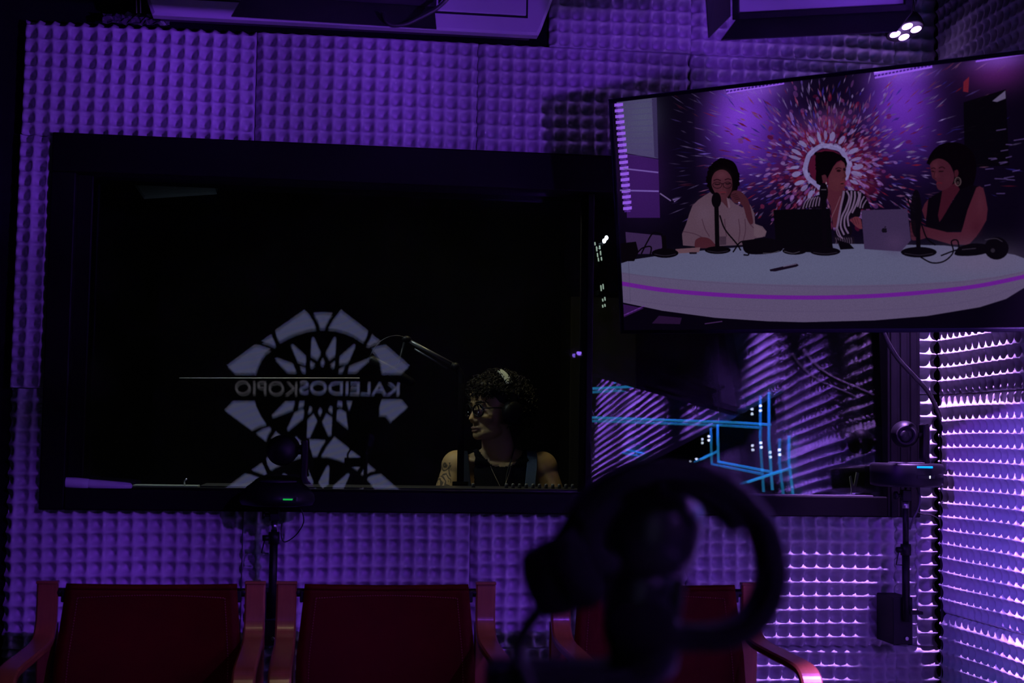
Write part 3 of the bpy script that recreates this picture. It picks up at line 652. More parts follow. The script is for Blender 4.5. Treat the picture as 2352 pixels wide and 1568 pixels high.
    # vertical dim of the picture towards the right hand people is in the broadcast itself: black studio gap
    n = rng.normal(0, 0.012, (TH, TW, 1)).astype(np.float32); img[:] = np.clip(img * (1 + 3 * n) + n * 0.12, 0, 1)
    im = bpy.data.images.new('screen_picture', TW, TH); out = np.ones((TH, TW, 4), np.float32); out[..., :3] = img[::-1]
    im.pixels.foreach_set(out.ravel()); im.update(); im.pack()
    return im
def screen_mat(im):
    m = bpy.data.materials.new('lit_screen'); m.use_nodes = True; nt = m.node_tree; b = nt.nodes['Principled BSDF']
    t = nt.nodes.new('ShaderNodeTexImage'); t.image = im; t.extension = 'EXTEND'
    b.inputs['Base Color'].default_value = (0.001, 0.001, 0.001, 1); b.inputs['Roughness'].default_value = 0.12; b.inputs['Specular IOR Level'].default_value = 0.06
    nt.links.new(t.outputs['Color'], b.inputs['Emission Color']); b.inputs['Emission Strength'].default_value = 1.0
    return m
tv = thing('television', 'large flat television on an arm in the corner showing three women at a round table', 'television')
tv.matrix_world = Matrix.Translation(TV_C) @ TVM.to_4x4()
sw, sh = TVW / 2 - BZ, TVH / 2 - BZ
me = bpy.data.meshes.new('screen'); me.from_pydata([(-sw, 0, -sh), (sw, 0, -sh), (sw, 0, sh), (-sw, 0, sh), (-sw, .004, -sh), (sw, .004, -sh), (sw, .004, sh), (-sw, .004, sh)], [], [(0, 1, 2, 3), (5, 4, 7, 6), (0, 3, 7, 4), (1, 5, 6, 2), (3, 2, 6, 7), (0, 4, 5, 1)])
uv = me.uv_layers.new(name='UVMap')
for i, c in enumerate(((0, 0), (1, 0), (1, 1), (0, 1))): uv.data[i].uv = c
link('screen', me, screen_mat(paint_screen()), tv, 'lit screen with the studio talk')
b = MB()
for x0, x1, z0, z1 in ((-TVW/2, TVW/2, sh, TVH/2), (-TVW/2, TVW/2, -TVH/2, -sh), (-TVW/2, -sw, -sh, sh), (sw, TVW/2, -sh, sh)):
    b.box(((x0 + x1) / 2, 0.008, (z0 + z1) / 2), ((x1 - x0) / 2, 0.012, (z1 - z0) / 2), bev=0.002)
b.build('bezel', M['black'], tv)
b = MB(); e = 0.0022
for x0, x1, z0, z1 in ((-TVW/2, TVW/2, TVH/2 - e, TVH/2), (-TVW/2, -TVW/2 + e, -TVH/2, TVH/2)):
    b.box(((x0 + x1) / 2, -0.003, (z0 + z1) / 2), ((x1 - x0) / 2, 0.0035, (z1 - z0) / 2))
b.build('bezel_edge', M['glint'], tv, 'thin shiny metal edge')  # bright strip put in as the glint on two bezel sides
MB().box((0, 0.03, 0), (TVW / 2 - 0.01, 0.018, TVH / 2 - 0.01), bev=0.01).box((0, 0.06, -0.08), (0.4, 0.02, 0.2), bev=0.012).build('rear_housing', M['black'], tv)
tvi = tv.matrix_world.inverted()
b = MB(); b.box((0, 0.09, 0), (0.2, 0.012, 0.2))
p0 = Vector((0, 0.1, 0.1)); p1 = tvi @ Vector((1.50, 4.22, CZ + 0.86)); p2 = tvi @ Vector((1.62, 4.545, CZ + 1.02))
b.tube([p0, p1], 0.022, 10); b.tube([p1, p2], 0.022, 10); b.ell(p1, 0.03)
b.build('wall_arm', M['black_matte'], tv)
# ------------------------------------------------------------------ chairs
def dashes(fn, n, r=0.0013, fill=0.6):
    b = MB()
    for k in range(n):
        b.tube([fn(k / n), fn((k + fill) / n)], r, 4)
    return b
def make_chair(label):
    t = thing('armchair', label, 'chair', group='red leather armchairs along the wall')
    W2 = 0.307; pw = 0.056
    arm = spline([(0, .812), (0, .74), (-.006, .70), (-.035, .667), (-.10, .652), (-.25, .648), (-.42, .646), (-.495, .638), (-.532, .607), (-.540, .56), (-.540, .30), (-.540, 0.0)], 6)
    for s in (-1, 1):
        x = s * (W2 - pw / 2)
        MB().strip([(x, p.x, p.y) for p in arm], (1, 0, 0), pw, 0.022).build('arm_frame', M['wood'], t)
        MB().strip([(x, 0.020, .70), (x, 0.026, .60), (x, 0.045, .30), (x, 0.085, 0.0)], (1, 0, 0), pw, 0.020).build('back_leg', M['wood'], t)
        MB().box((x, -.002, .8125), (pw / 2 + .001, .013, .004), bev=.002).build('end_cap', M['wood'], t)
        b = MB().lathe([(.012, -.02), (.012, .02)], (s * 0.2465, 0.004, .785), Matrix.Rotation(pi / 2, 3, 'Y'), 12)
        b.lathe([(.007, -.03), (.007, .03)], (s * 0.243, 0.004, .785), Matrix.Rotation(pi / 2, 3, 'Y'), 10)
        b.box((s * 0.232, 0.0, .775), (.010, .012, .016), bev=.003)
        b.build('clamp', M['black'], t)
    MB().tube([(-W2 + .03, .004, .787), (W2 - .03, .004, .787)], 0.008, 10).build('top_rod', M['black_matte'], t)
    MB().strip([(-W2 + .03, -.05, .33), (W2 - .03, -.05, .33)], (0, 1, 0), .05, .02).build('cross_rail', M['wood'], t)
    MB().strip([(-W2 + .03, -.50, .35), (W2 - .03, -.50, .35)], (0, 1, 0), .05, .02).build('cross_rail', M['wood'], t)
    # sling: back then seat, one hide
    def face(u, v):      # u across, v down the back
        wd = 0.229 + 0.018 * min(1, v * 2.2)
        sag = 0.018 * (1 - (2 * u - 1) ** 2)
        return Vector(((2 * u - 1) * wd, -0.012 + 0.02 * sag - 0.10 * v ** 1.6 + sag * 0.7, .800 - .42 * v + 0.004 * (2 * u - 1) ** 2))
    b = MB(); nu, nv = 20, 22; vs_ = []; fs = []
    for k, off in enumerate((Vector((0, -.005, 0)), Vector((0, .006, 0)))):
        for j in range(nv + 1):
            for i in range(nu + 1): vs_.append(face(i / nu, j / nv) + off)
    N = (nu + 1) * (nv + 1); ix = lambda i, j, k: k * N + j * (nu + 1) + i
    for j in range(nv):
        for i in range(nu):
            fs.append([ix(i, j, 0), ix(i + 1, j, 0), ix(i + 1, j + 1, 0), ix(i, j + 1, 0)]); fs.append([ix(i, j, 1), ix(i, j + 1, 1), ix(i + 1, j + 1, 1), ix(i + 1, j, 1)])
    for j in range(nv):
        for i in (0, nu): fs.append([ix(i, j, 0), ix(i, j + 1, 0), ix(i, j + 1, 1), ix(i, j, 1)])
    for i in range(nu):
        for j in (0, nv): fs.append([ix(i, j, 0), ix(i + 1, j, 0), ix(i + 1, j, 1), ix(i, j, 1)])
    b.add(vs_, fs)
    b.tube([face(i / nu, 0) + Vector((0, 0.001, -.003)) for i in range(nu + 1)], .0095, 10)          # rolled hem round the rod
    back = b.build('backrest', M['leather'], t)
    e = Vector((0, -.0062, 0)); u0, u1, v0 = .075, .925, .075
    d = dashes(lambda f: face(u0 + (u1 - u0) * f, v0 - .022 * sin(pi * f)) + e, 56)
    d2 = dashes(lambda f: face(u0 - .01 * f, v0 + f * .9) + e, 52); d3 = dashes(lambda f: face(u1 + .01 * f, v0 + f * .9) + e, 52)
    d.add(d2.v, d2.f); d.add(d3.v, d3.f)
    d.build('stitching', M['stitch'], back)
    b = MB(); vs_ = []; fs = []; nu, nv = 14, 12
    for k, off in enumerate((0.006, -0.006)):
        for j in range(nv + 1):
            for i in range(nu + 1):
                u, v = i / nu, j / nv; vs_.append(((2 * u - 1) * .247, -.11 - .40 * v, .385 - .03 * (1 - (2 * u - 1) ** 2) + .03 * v - .04 * sin(pi * v) + off))
    N = (nu + 1) * (nv + 1); ix = lambda i, j, k: k * N + j * (nu + 1) + i
    for j in range(nv):
        for i in range(nu):
            fs.append([ix(i, j, 0), ix(i + 1, j, 0), ix(i + 1, j + 1, 0), ix(i, j + 1, 0)]); fs.append([ix(i, j, 1), ix(i, j + 1, 1), ix(i + 1, j + 1, 1), ix(i + 1, j, 1)])
        for i in (0, nu): fs.append([ix(i, j, 0), ix(i, j + 1, 0), ix(i, j + 1, 1), ix(i, j, 1)])
    for i in range(nu):
        for j in (0, nv): fs.append([ix(i, j, 0), ix(i + 1, j, 0), ix(i + 1, j, 1), ix(i, j, 1)])
    b.add(vs_, fs); b.build('seat', M['leather'], t)
    return t
CY = 4.05
ch = make_chair('dark red leather armchair at the far left end of the row by the wall')
ch.location = (at(352, 1302, CY).x, CY, 0)
copy_thing(ch, (at(890, 1302, CY).x, CY, 0), 'middle dark red leather armchair between the left camera pole and the blurred headphones')
copy_thing(ch, (at(1508, 1302, CY).x, CY, 0), 'dark red leather armchair half hidden behind the blurred headphones')

# ------------------------------------------------------------------ two remote cameras on wall poles
RX90 = Matrix.Rotation(pi / 2, 3, 'X'); RY90 = Matrix.Rotation(pi / 2, 3, 'Y')
def stand(label, px, py_top, Y, box_px, box_y0, box_y1, collar_y, clamp_y):
    top = at(px, py_top, Y); bot = at(px, box_y0 + 40, Y); x = top.x
    t = thing('camera_pole', label, 'camera stand', (x, D - 0.002, bot.z))
    L = lambda p: Vector(p) - Vector(t.location)
    MB().tube([L((x, Y, bot.z - .02)), L((x, Y, at(px, clamp_y, Y).z))], 0.0125, 14).build('lower_pole', M['black'], t)
    MB().tube([L((x, Y, at(px, clamp_y, Y).z)), L((x, Y, top.z - .03))], 0.0098, 14).build('upper_pole', M['black'], t)
    b = MB().lathe([(.0165, -.018), (.0175, 0), (.0165, .018)], L((x, Y, at(px, clamp_y, Y).z)), None, 16)
    b.tube([L((x - .012, Y - .004, at(px, clamp_y, Y).z)), L((x - .034, Y - .008, at(px, clamp_y, Y).z))], .009, 10)
    b.build('pole_clamp', M['black'], t)
    MB().tube([L((x - .028, Y - .008, at(px, clamp_y + 5, Y).z)), L((x - .036, Y - .008, at(px, clamp_y + 34, Y).z)), L((x - .014, Y - .008, at(px, clamp_y + 35, Y).z))], .0022, 6).build('clamp_handle', M['black_matte'], t)
    MB().lathe([(.0105, -.010), (.0105, .010)], L((x, Y, at(px, collar_y, Y).z)), None, 16).build('collar', M['chrome'], t, 'bright metal collar')
    b = MB().box(L((x, Y, top.z - .022)), (.015, .014, .018), bev=.003); b.tube([L((x - .012, Y, top.z - .022)), L((x - .034, Y, top.z - .022))], .006, 10); b.lathe([(.013, -.004), (.013, .004)], L((x - .033, Y, top.z - .022)), RY90, 14)
    b.tube([L((x, Y, top.z - .006)), L((x, Y, top.z + .004))], .004, 8)
    b.build('swivel_head', M['black'], t)
    z0, z1 = at(box_px, box_y1, Y).z, at(box_px, box_y0, Y).z
    MB().box(L((x - .005, (Y + D) / 2 + .008, (z0 + z1) / 2)), (.033, (D - Y) / 2 - .004, (z1 - z0) / 2), bev=.003).build('wall_bracket', M['black_matte'], t)
    b = MB()
    for f in (): b.lathe([(.0062, -.002), (.0062, .002)], L((x + .004, Y + .003, z1 - (z1 - z0) * f)), RX90, 14).lathe([(.0028, -.0035), (.0028, .0035)], L((x + .004, Y + .003, z1 - (z1 - z0) * f)), RX90, 8)
    for f in (.30, .86): MB().lathe([(.0062, -.002), (.0062, .002), (.004, .0022)], L((x + .004, Y + .003, z1 - (z1 - z0) * f)), RX90, 14).build('screw', M['chrome'], t, 'pale screw head')
    return t, top
PY = 4.45
s1, t1 = stand('black camera pole on a wall bracket between the two left armchairs', 631, 1166, PY, 624, 1361, 1484, 1208, 1235)
s2, t2 = stand('black camera pole on a wall bracket near the right corner', 2080, 1122, PY, 2055, 1372, 1482, 1160, 1262)
b = MB(); x = t2.x; z = at(2100, 1407, PY).z
b.box(Vector((x + .033, PY + .01, z)) - Vector(s2.location), (.022, .02, .005), bev=.002); b.build('ledge_plate', M['black_matte'], s2)
def ptz(label, base_px, base_py, Y, prof, top_z, head_px, head_py, hr, yoke_px, yoke_top, loc_top, lens=True):
    c = at(base_px, base_py, Y); base = Vector((c.x, Y, loc_top.z + .004))
    t = thing('remote_camera', label, 'camera', base)
    MB().lathe(prof, (0, 0, 0), None, 48).build('base', M['black'], t)
    MB().lathe([(.058, top_z - .002), (.058, top_z + .003), (.05, top_z + .004)], (0, 0, 0), None, 36).build('turntable', M['grey_plastic'], t)
    h = at(head_px, head_py, Y) - base; y_ = at(yoke_px, yoke_top, Y) - base
    b = MB(); b.ell(h, (hr, hr, hr), None, 28, 18)
    head = b.build('camera_head', M['black'], t)
    if lens: MB().lathe([(hr * .70, 0), (hr * .72, .012), (hr * .60, .014), (hr * .5, .006)], h + Vector((-.008, -hr * .66, -.004)), Matrix.Rotation(-.35, 3, 'Z') @ RX90, 28).build('lens_ring', M['black_matte'], head)
    if lens: MB().ell(h + Vector((-.012, -hr * .84, -.006)), (hr * .45, hr * .18, hr * .45)).build('lens', M['black'], head, 'dark glassy lens')
    b = MB()
    x0 = y_.x; zt_ = y_.z
    pts = spline([(x0 + .004, 0, top_z), (x0 - .001, 0, top_z + .018), (x0, 0, (top_z + zt_) / 2), (x0, 0, zt_ - .012), (x0 - .002, 0, zt_)], 4)
    b.strip(pts, (0, 1, 0), .045, .021); b.tube([(x0 - .004, 0, h.z), (h.x + hr * .75, 0, h.z)], .012, 12)
    b.build('yoke', M['black'], t)
    return t, base
c1, b1 = ptz('black remote camera with a domed base and green light on the left pole', 637, 1130, PY, [(.074, .002), (.108, .006), (.1155, .021), (.112, .038), (.093, .061), (.078, .072), (.072, .075)], .076, 648, 1034, .0475, 700, 1012, t1, False)
z = at(663, 1143, PY).z - b1.z
MB().box((at(663, 1143, PY).x - b1.x, -.1150, z), (.0145, .004, .0024), bev=.001).build('status_light', M['led_green'], c1, 'small green light bar')
MB().box((at(683, 1142, PY).x - b1.x, -.100, z), (.003, .004, .006), bev=.001).build('sensor_window', M['grey_plastic'], c1)
c2, b2 = ptz('black remote camera with a flat drum base and blue light on the right pole', 2082, 1088, PY, [(.100, .0035), (.114, .008), (.1165, .016), (.1165, .070), (.113, .077), (.108, .079)], .079, 2078, 997, .0445, 2123, 974, t2)
p = at(2090, 1071, PY) - b2
MB().box((p.x, -.1150, p.z), (.026, .004, .0030), bev=.001).build('status_light', M['led_blue'], c2, 'glowing blue light bar')
p = at(2098, 1093, PY) - b2
MB().box((p.x - .008, -.1150, p.z), (.03, .004, .005), bev=.001).build('sensor_window', M['black_matte'], c2)
MB().box((p.x + .004, -.1185, p.z), (.0010, .002, .004), bev=.0005).build('sensor_glint', M['led_small'], c2, 'tiny white indicator')  # glowing sliver put in as a glint on the sensor window
def cable(label, px_pts, r, m=M['rubber']):
    P = [at(x, y, Y) for x, y, Y in px_pts]; o = MB().tube(spline(P, 8), r, 8).build('cable', m)
    return tag(o, label, 'cable')
cable('thin dark cable looping below the left remote camera', [(684, 1160, 4.43), (694, 1175, 4.42), (697, 1200, 4.42), (680, 1228, 4.43), (655, 1244, 4.44), (646, 1230, 4.44), (647, 1195, 4.44)], .0018)
cable('grey cable curving down from the right remote camera to its pole', [(2106, 1120, 4.43), (2113, 1140, 4.42), (2110, 1165, 4.42), (2096, 1195, 4.43), (2090, 1215, 4.44)], .0035, M['grey_plastic'])
cable('black cable draped from behind the television into the right corner', [(2020, 735, 4.30), (2034, 775, 4.32), (2060, 820, 4.36), (2098, 862, 4.42), (2128, 895, 4.46), (2150, 935, 4.50), (2160, 970, 4.53), (2163, 1030, 4.54), (2164, 1200, 4.54), (2166, 1400, 4.54), (2168, 1560, 4.54)], .0075)
cable('thin black lead running from the window frame to the right corner', [(2100, 1172, 4.56), (2116, 1180, 4.55), (2140, 1183, 4.545), (2158, 1196, 4.54), (2161, 1230, 4.535)], .002)

# ------------------------------------------------------------------ air conditioner, studio lights, fixtures
AY = 4.36
ac = thing('air_conditioner', 'long white air conditioner high on the wall above the window', 'air conditioner', (at(800, 20, AY).x, D - .01, CZ + 1.33))
A = lambda x, y, Y: at(x, y, Y) - Vector(ac.location)
BLx, BRx = A(346, 36, AY), A(1240, 84, AY)
zb = (BLx.z + BRx.z) / 2; x0, x1 = BLx.x, BRx.x
def ac_out(y, dx, dz):   # front outline with slanted, rounded lower corners
    return [Vector((x0 + dx, y, zb + dz)), Vector((x1 - dx, y, zb + dz)), Vector((x1 + .012 - dx, y, zb + .03 + dz * .5)), Vector((x1 + .042 - dx, y, zb + .12)), Vector((x1 + .046 - dx, y, zb + .34)), Vector((x0 - .040 + dx, y, zb + .34)), Vector((x0 - .032 + dx, y, zb + .10)), Vector((x0 - .010 + dx, y, zb + .03 + dz * .5))]
b = MB(); rings = [ac_out(D - .002 - ac.location.y, 0, .085), ac_out(AY + .07 - ac.location.y, 0, .012), ac_out(AY + .006 - ac.location.y, .004, .004), ac_out(AY - ac.location.y, .012, .012)]
fs = []; n = 8
for i in range(3):
    for k in range(n): fs.append([i * n + k, i * n + (k + 1) % n, (i + 1) * n + (k + 1) % n, (i + 1) * n + k])
fs += [list(range(n))[::-1], [3 * n + k for k in range(n)]]
b.add([v for r in rings for v in r], fs, False); b.build('casing', M['ac'], ac)
pl, pr = A(372, 1, AY), A(1212, 43, AY); zp = (pl.z + pr.z) / 2 + .004
MB().box(((pl.x + pr.x) / 2, AY - .001 - ac.location.y, zp + .14), ((pr.x - pl.x) / 2, .003, .14)).build('panel_gap', M['black_matte'], ac)
MB().box(((pl.x + pr.x) / 2 - .002, AY - .004 - ac.location.y, zp + .146), ((pr.x - pl.x) / 2 - .004, .004, .14), bev=.003).build('front_panel', M['ac'], ac)
MB().box(((x0 + x1) / 2, AY + .12 - ac.location.y, zb + .045), ((x1 - x0) / 2 - .01, .05, .012), bev=.004).build('outlet_grille', M['black'], ac)
# panel lamps with barn doors
def rotz(a): return Matrix.Rotation(a, 3, 'Z')
def panel_lamp(label, origin, rot, w_, h_, doors, lit=M['diffuser']):
    """origin: lower left corner of the frame; x along the lower edge, z up, face looks along -y"""
    t = thing('panel_lamp', label, 'studio light', origin); t.rotation_euler = rot.to_euler()
    MB().box((w_ / 2, .05, h_ / 2), (w_ / 2 - .01, .04, h_ / 2 - .01), bev=.01).build('housing', M['black'], t)
    b = MB()
    for c, h in (((w_ / 2, 0, .009), (w_ / 2, .014, .009)), ((w_ / 2, 0, h_ - .009), (w_ / 2, .014, .009)), ((.009, 0, h_ / 2), (.009, .014, h_ / 2)), ((w_ - .009, 0, h_ / 2), (.009, .014, h_ / 2))): b.box(c, h, bev=.002)
    b.build('frame', M['black'], t)
    MB().box((w_ / 2, .004, h_ / 2), (w_ / 2 - .016, .003, h_ / 2 - .016)).build('diffuser', lit, t)
    for poly in doors: 
        P = [Vector(p) for p in poly]; nrm = (P[1] - P[0]).cross(P[2] - P[0]).normalized()
        MB().prism(P, nrm * .003).build('barn_door', M['black_matte'], t)
    R_ = rot.inverted(); up = R_ @ Vector((0, 0, 1))
    c = Vector((w_ / 2, .06, h_ * .6)); top = c + up * (HC - .002 - (Vector(origin) + rot @ c).z)
    b = MB(); b.tube([c, top], .012, 10); b.box(c, (.03, .03, .05), bev=.004); b.build('hanger', M['black_matte'], t)
    return t
o2 = at(1683, 46, 3.45); r2 = rotz(-.36) @ Matrix.Rotation(.30, 3, 'X')
pe = at(2128, -6, 3.0)
panel_lamp('black panel lamp with a pale diffuser and barn doors above the television', o2, r2, .44, .30,
           [[(.008, -.012, .0), (.44, -.012, .0), (.40, -.105, -.045), (-.022, -.105, -.045)],
            [(-.006, -.012, .01), (-.006, -.012, .30), (-.07, -.10, .27), (-.055, -.09, -.04)],
            [(.446, -.012, .01), (.446, -.012, .30), (.47, -.10, .30), (.455, -.09, .06)]])
o1 = at(560, -12, 3.75); r1 = rotz(.03) @ Matrix.Rotation(.35, 3, 'X')
panel_lamp('black panel lamp whose lower barn door hangs in front of the air conditioner', o1, r1, .51, .24,
           [[(.0, -.012, .0), (.505, -.012, .0), (.505, -.10, -.05), (-.028, -.10, -.05)],
            [(-.004, -.012, .01), (-.004, -.012, .24), (-.05, -.09, .24), (-.05, -.09, .03)],
            [(.514, -.012, .01), (.514, -.012, .24), (.545, -.09, .26), (.535, -.09, .05)]])
cable('short black cable loop hanging under the panel lamp by the air conditioner', [(880, 30, 3.70), (884, 46, 3.69), (900, 58, 3.69), (930, 56, 3.69), (958, 44, 3.69), (985, 30, 3.69), (1005, 18, 3.69), (1030, -6, 3.69), (1040, -30, 3.69)], .0058)
def par(label, loc, aim, lens, n_out=6, r=.062, drop=True, group=None):
    t = thing('par_light', label, 'stage light', loc, group=group)
    q = Vector(aim).to_track_quat('-Z', 'Y').to_matrix()
    MB().lathe([(r * .72, .05), (r * .9, .042), (r, .025), (r * 1.03, .0), (r * .96, -.004), (r * .94, .004)], (0, 0, 0), q, 32).build('housing', M['black'], t)
    spots_ = [(0, 0)] + [(r * .60 * cos(2 * pi * k / 6), r * .60 * sin(2 * pi * k / 6)) for k in range(6)] if n_out == 6 else [(r * .40 * sx, r * .40 * sy) for sx in (-1, 1) for sy in (-1, 1)]
    lr = .013 if n_out == 6 else .0185
    for x, y in spots_:
        MB().ell(q @ Vector((x, y, -.004)), (lr, lr, lr * .35), q, 14, 8).build('lens', lens, t, 'lit lens')
    b = MB(); a = q @ Vector((r * 1.12, 0, .04)); c = q @ Vector((-r * 1.12, 0, .04)); top = Vector((0, 0, .15))
    b.tube([a, a * .9 + Vector((0, 0, .08)), top + (a - c).normalized() * .02, top - (a - c).normalized() * .02, c * .9 + Vector((0, 0, .08)), c], .005, 8)
    if drop: b.tube([top, (0, 0, HC - .002 - Vector(loc).z)], .009, 8)
    b.build('bracket', M['black_matte'], t)
    return t
par('lit four lens stage light hanging above the right end of the television', PAR_AT, (0.18, -.28, -.95), M['led_white'], 4)
for k, (s_, dx_, z_, e_, an) in enumerate(POOLS):
    par(['nearest', 'second', 'third', 'fourth', 'rearmost'][k] + ' ceiling stage light over the right foam wall, counted from the window', (XR - dx_, D - s_, z_ + .02), (0.1, 0, -1), M['led_white'], 6, group='stage lights along the right wall')
par('violet stage light high at the back right of the studio behind the camera', WASH, (-.30, .9, -.12), M['led_far'], 6)
par('violet stage light seen low in the window glass left of the blue tubes', WASH_LOW, (-.16, .98, -.10), M['led_far'], 6)
# crumpled foil and thin cords left of the air conditioner
b = MB(); r_ = random.Random(3); nx, nz = 22, 6; vs_ = []; fs = []
for j in range(nz):
    for i in range(nx):
        p = at(238 + (i / (nx - 1)) * 152, 31 + j * 4.6 + i * .28, 4.585); vs_.append(p + Vector((r_.uniform(-.003, .003), r_.uniform(-.02, .006), r_.uniform(-.004, .004))))
for j in range(nz - 1):
    for i in range(nx - 1): fs.append([j * nx + i, j * nx + i + 1, (j + 1) * nx + i + 1, (j + 1) * nx + i])
b.add(vs_, fs, False); o = b.build('foil_scrap', mat('crumpled_film', (.10, .09, .11), .3, spec=.6, noise=.4, scale=60)); sm = o.modifiers.new('thick', 'SOLIDIFY'); sm.thickness = .002
tag(o, 'crumpled dark film stuck above the top left foam panel', 'foil')
for x_, lb in ((313, 'thin pale cord hanging left of the air conditioner'), (322, 'thin pale cord hanging beside the air conditioner end')):
    o = MB().tube([at(x_ - 2, -30, 4.55), at(x_, 0, 4.55), at(x_ + 1, 30, 4.55)], .0022, 6).build('cord', M['ac']); tag(o, lb, 'cord')

# ------------------------------------------------------------------ on the sill and in the control room
sy = D + .016
hs = thing('cordless_handset', 'white cordless handset lying at the left end of the dark window sill', 'handset', Vector((at(220, 1122, sy).x, sy, GZ0 + .001)))
L = lambda x, y: at(x, y, sy) - Vector(hs.location)
b = MB(); P = [L(137, 1106), L(139, 1107), L(150, 1107.5), L(170, 1108.5), L(188, 1110), L(204, 1111)]
b.tube(P, [.004, .013, .0165, .0172, .0172, .0160], 18); b.build('handle', M['white'], hs)
b = MB(); P = [L(194, 1110), L(210, 1111.5), L(250, 1114), L(285, 1116), L(300, 1116), L(304, 1115.5)]
b.tube(P, [.0145, .0150, .0140, .0128, .010, .004], 18); b.build('body', M['white'], hs)
b = MB(); b.box((L(225, 1121).x, 0, .002), (.03, .01, .0028), bev=.001); b.build('foot', M['grey_plastic'], hs)
DY = 4.98
desk = thing('control_desk', 'long black control desk behind the window', 'desk', (.2, 5.2, 0))
zt_ = at(600, 1128, DY).z + .02
MB().box((0.1, 0, zt_ - .04), (1.05, .27, .02), bev=.004).build('desk_top', M['black_matte'], desk)
for x_ in (-.9, 1.05): MB().box((x_, .02, (zt_ - .06) / 2), (.02, .22, (zt_ - .06) / 2), bev=.003).build('side_panel', M['black_matte'], desk)
MB().box((.1, .2, .6), (.96, .01, .25)).build('modesty_panel', M['black_matte'], desk)
DT = zt_ - .02
p0, p1 = at(302, 1121, 4.97), at(455, 1124, 4.97)
fo = thing('equipment_case', 'pale grey flat equipment case on the desk right of the white handset', 'case', ((p0.x + p1.x) / 2, 5.02, DT))
hh = (p0.z - DT)
MB().box((0, 0, hh / 2), ((p1.x - p0.x) / 2, .05, hh / 2), bev=.002).build('lower_shell', mat('pale_grey_shell', (.35, .38, .37), .5, noise=.1), fo)
MB().box((0, 0, hh + .006), ((p1.x - p0.x) / 2 - .002, .05, .005), bev=.002).build('lid', mat('pale_grey_lid', (.25, .28, .27), .45, noise=.1), fo)
px_ = at(424, 1108, 4.97); MB().tube([(px_.x - fo.location.x, -.03, hh + .01), (px_.x - fo.location.x - .004, -.03, hh + .026), (px_.x - fo.location.x + .006, -.03, hh + .034)], .003, 6).build('latch', M['chrome'], fo)
p0, p1 = at(460, 1116, 4.95), at(1338, 1131, 4.95)
mx = thing('mixing_desk', 'low dark mixing desk with a row of small knobs in front of the seated person', 'mixer', ((p0.x + p1.x) / 2, 5.06, DT))
hz_ = max(.02, p1.z - DT)
MB().box((0, 0, hz_ / 2), ((p1.x - p0.x) / 2, .12, hz_ / 2), bev=.003).build('body', mat('console_black', (.03, .028, .03), .35, noise=.2), mx)
for k in range(13):
    xk = at(1163 + 15.2 * k if k < 12 else 1087, 1126, 5.0).x - mx.location.x
    MB().lathe([(.0065, 0), (.0062, .012), (.0045, .016), (.001, .0165)], (xk, -.06, hz_), None, 12).build('knob', mat('knob_grey', (.11, .11, .115), .5, noise=.2) if k == 0 else bpy.data.materials['knob_grey'], mx)
# panel added in place of a reflected ceiling light panel and the pale rail
P = [at(287, 395, 5.9), at(480, 400, 5.9), at(499, 437, 5.6), at(498, 446, 5.6), at(331, 457, 5.6)]
o = MB().prism(P, (0, .02, .015)).build('ceiling_baffle', mat('baffle_felt', (.010, .012, .018), .9, spec=.05, noise=.15)); tag(o, 'dim blue grey baffle hanging at the top left of the control room', 'acoustic baffle')
b = MB(); c0 = at(596 - 10, 600, 5.75); b.tube([Vector((P[0].x + .1, 5.85, P[0].z + .02)), Vector((P[0].x + .1, 5.85, HC - .002))], .003, 6); b.build('hanger_wire', M['black_matte'], o)
o = MB().tube([at(412, 868, 6.0), at(826, 868, 6.0)], .0022, 6).build('wall_rail', M['white']); tag(o, 'thin pale rail across the dark back of the control room', 'rail')
b = MB(); b.tube([at(420, 868, 6.0), Vector((at(420, 868, 6.0).x, YC - .002, at(420, 868, 6.0).z))], .002, 6); b.tube([at(820, 868, 6.0), Vector((at(820, 868, 6.0).x, YC - .002, at(820, 868, 6.0).z))], .002, 6); b.build('bracket', M['black_matte'], o)
P0 = at(1958, 1138, 4.80)
o = MB().prism([at(1954, 1137, 4.80), at(1964, 1137, 4.80), at(1960, 1118, 4.80), at(1957, 1118, 4.80)], (0, .004, 0)).build('forked_clip', M['white']); tag(o, 'small pale forked clip standing behind the right end of the window', 'clip')
MB().prism([at(1951, 1095, 4.80), at(1955, 1092, 4.80), at(1964, 1130, 4.80), at(1957, 1132, 4.80)], (0, .004, 0)).build('prong', M['white'], o)
MB().prism([at(1967, 1084, 4.80), at(1974, 1086, 4.80), at(1964, 1134, 4.80), at(1958, 1133, 4.80)], (0, .004, 0)).build('prong', M['white'], o)
# boom microphone in the control room
BY = 5.35
gm = mat('boom_metal', (.16, .17, .17), .35, metal=.6, noise=.2)
bm_ = thing('boom_microphone', 'black microphone on a jointed boom arm left of the seated person', 'microphone', Vector((at(1061, 900, BY).x, BY, DT)))
B = lambda x, y, dy=0: at(x, y, BY + dy) - Vector(bm_.location)
MB().tube([(0, 0, .0), (0, 0, .03)], .03, 16).tube([(0, 0, 0), B(1061, 880)], .013, 12).build('post', mat('dead_black_steel', (.002, .002, .002), .9, spec=.02, noise=.2), bm_)
MB().tube(spline([B(1061, 885), B(1059, 862), B(1050, 846), B(1036, 838)], 4), .012, 12).build('elbow', M['black'], bm_)
MB().tube([B(1043, 838), B(935, 780)], .0075, 12).build('upper_bar', gm, bm_, 'dull metal bar')
MB().tube([B(1028, 846), B(952, 801)], .0035, 8).build('lower_bar', gm, bm_)
MB().ell(B(934, 779), (.018, .014, .014)).ell(B(1046, 842), (.017, .016, .017)).build('joint', M['black'], bm_)
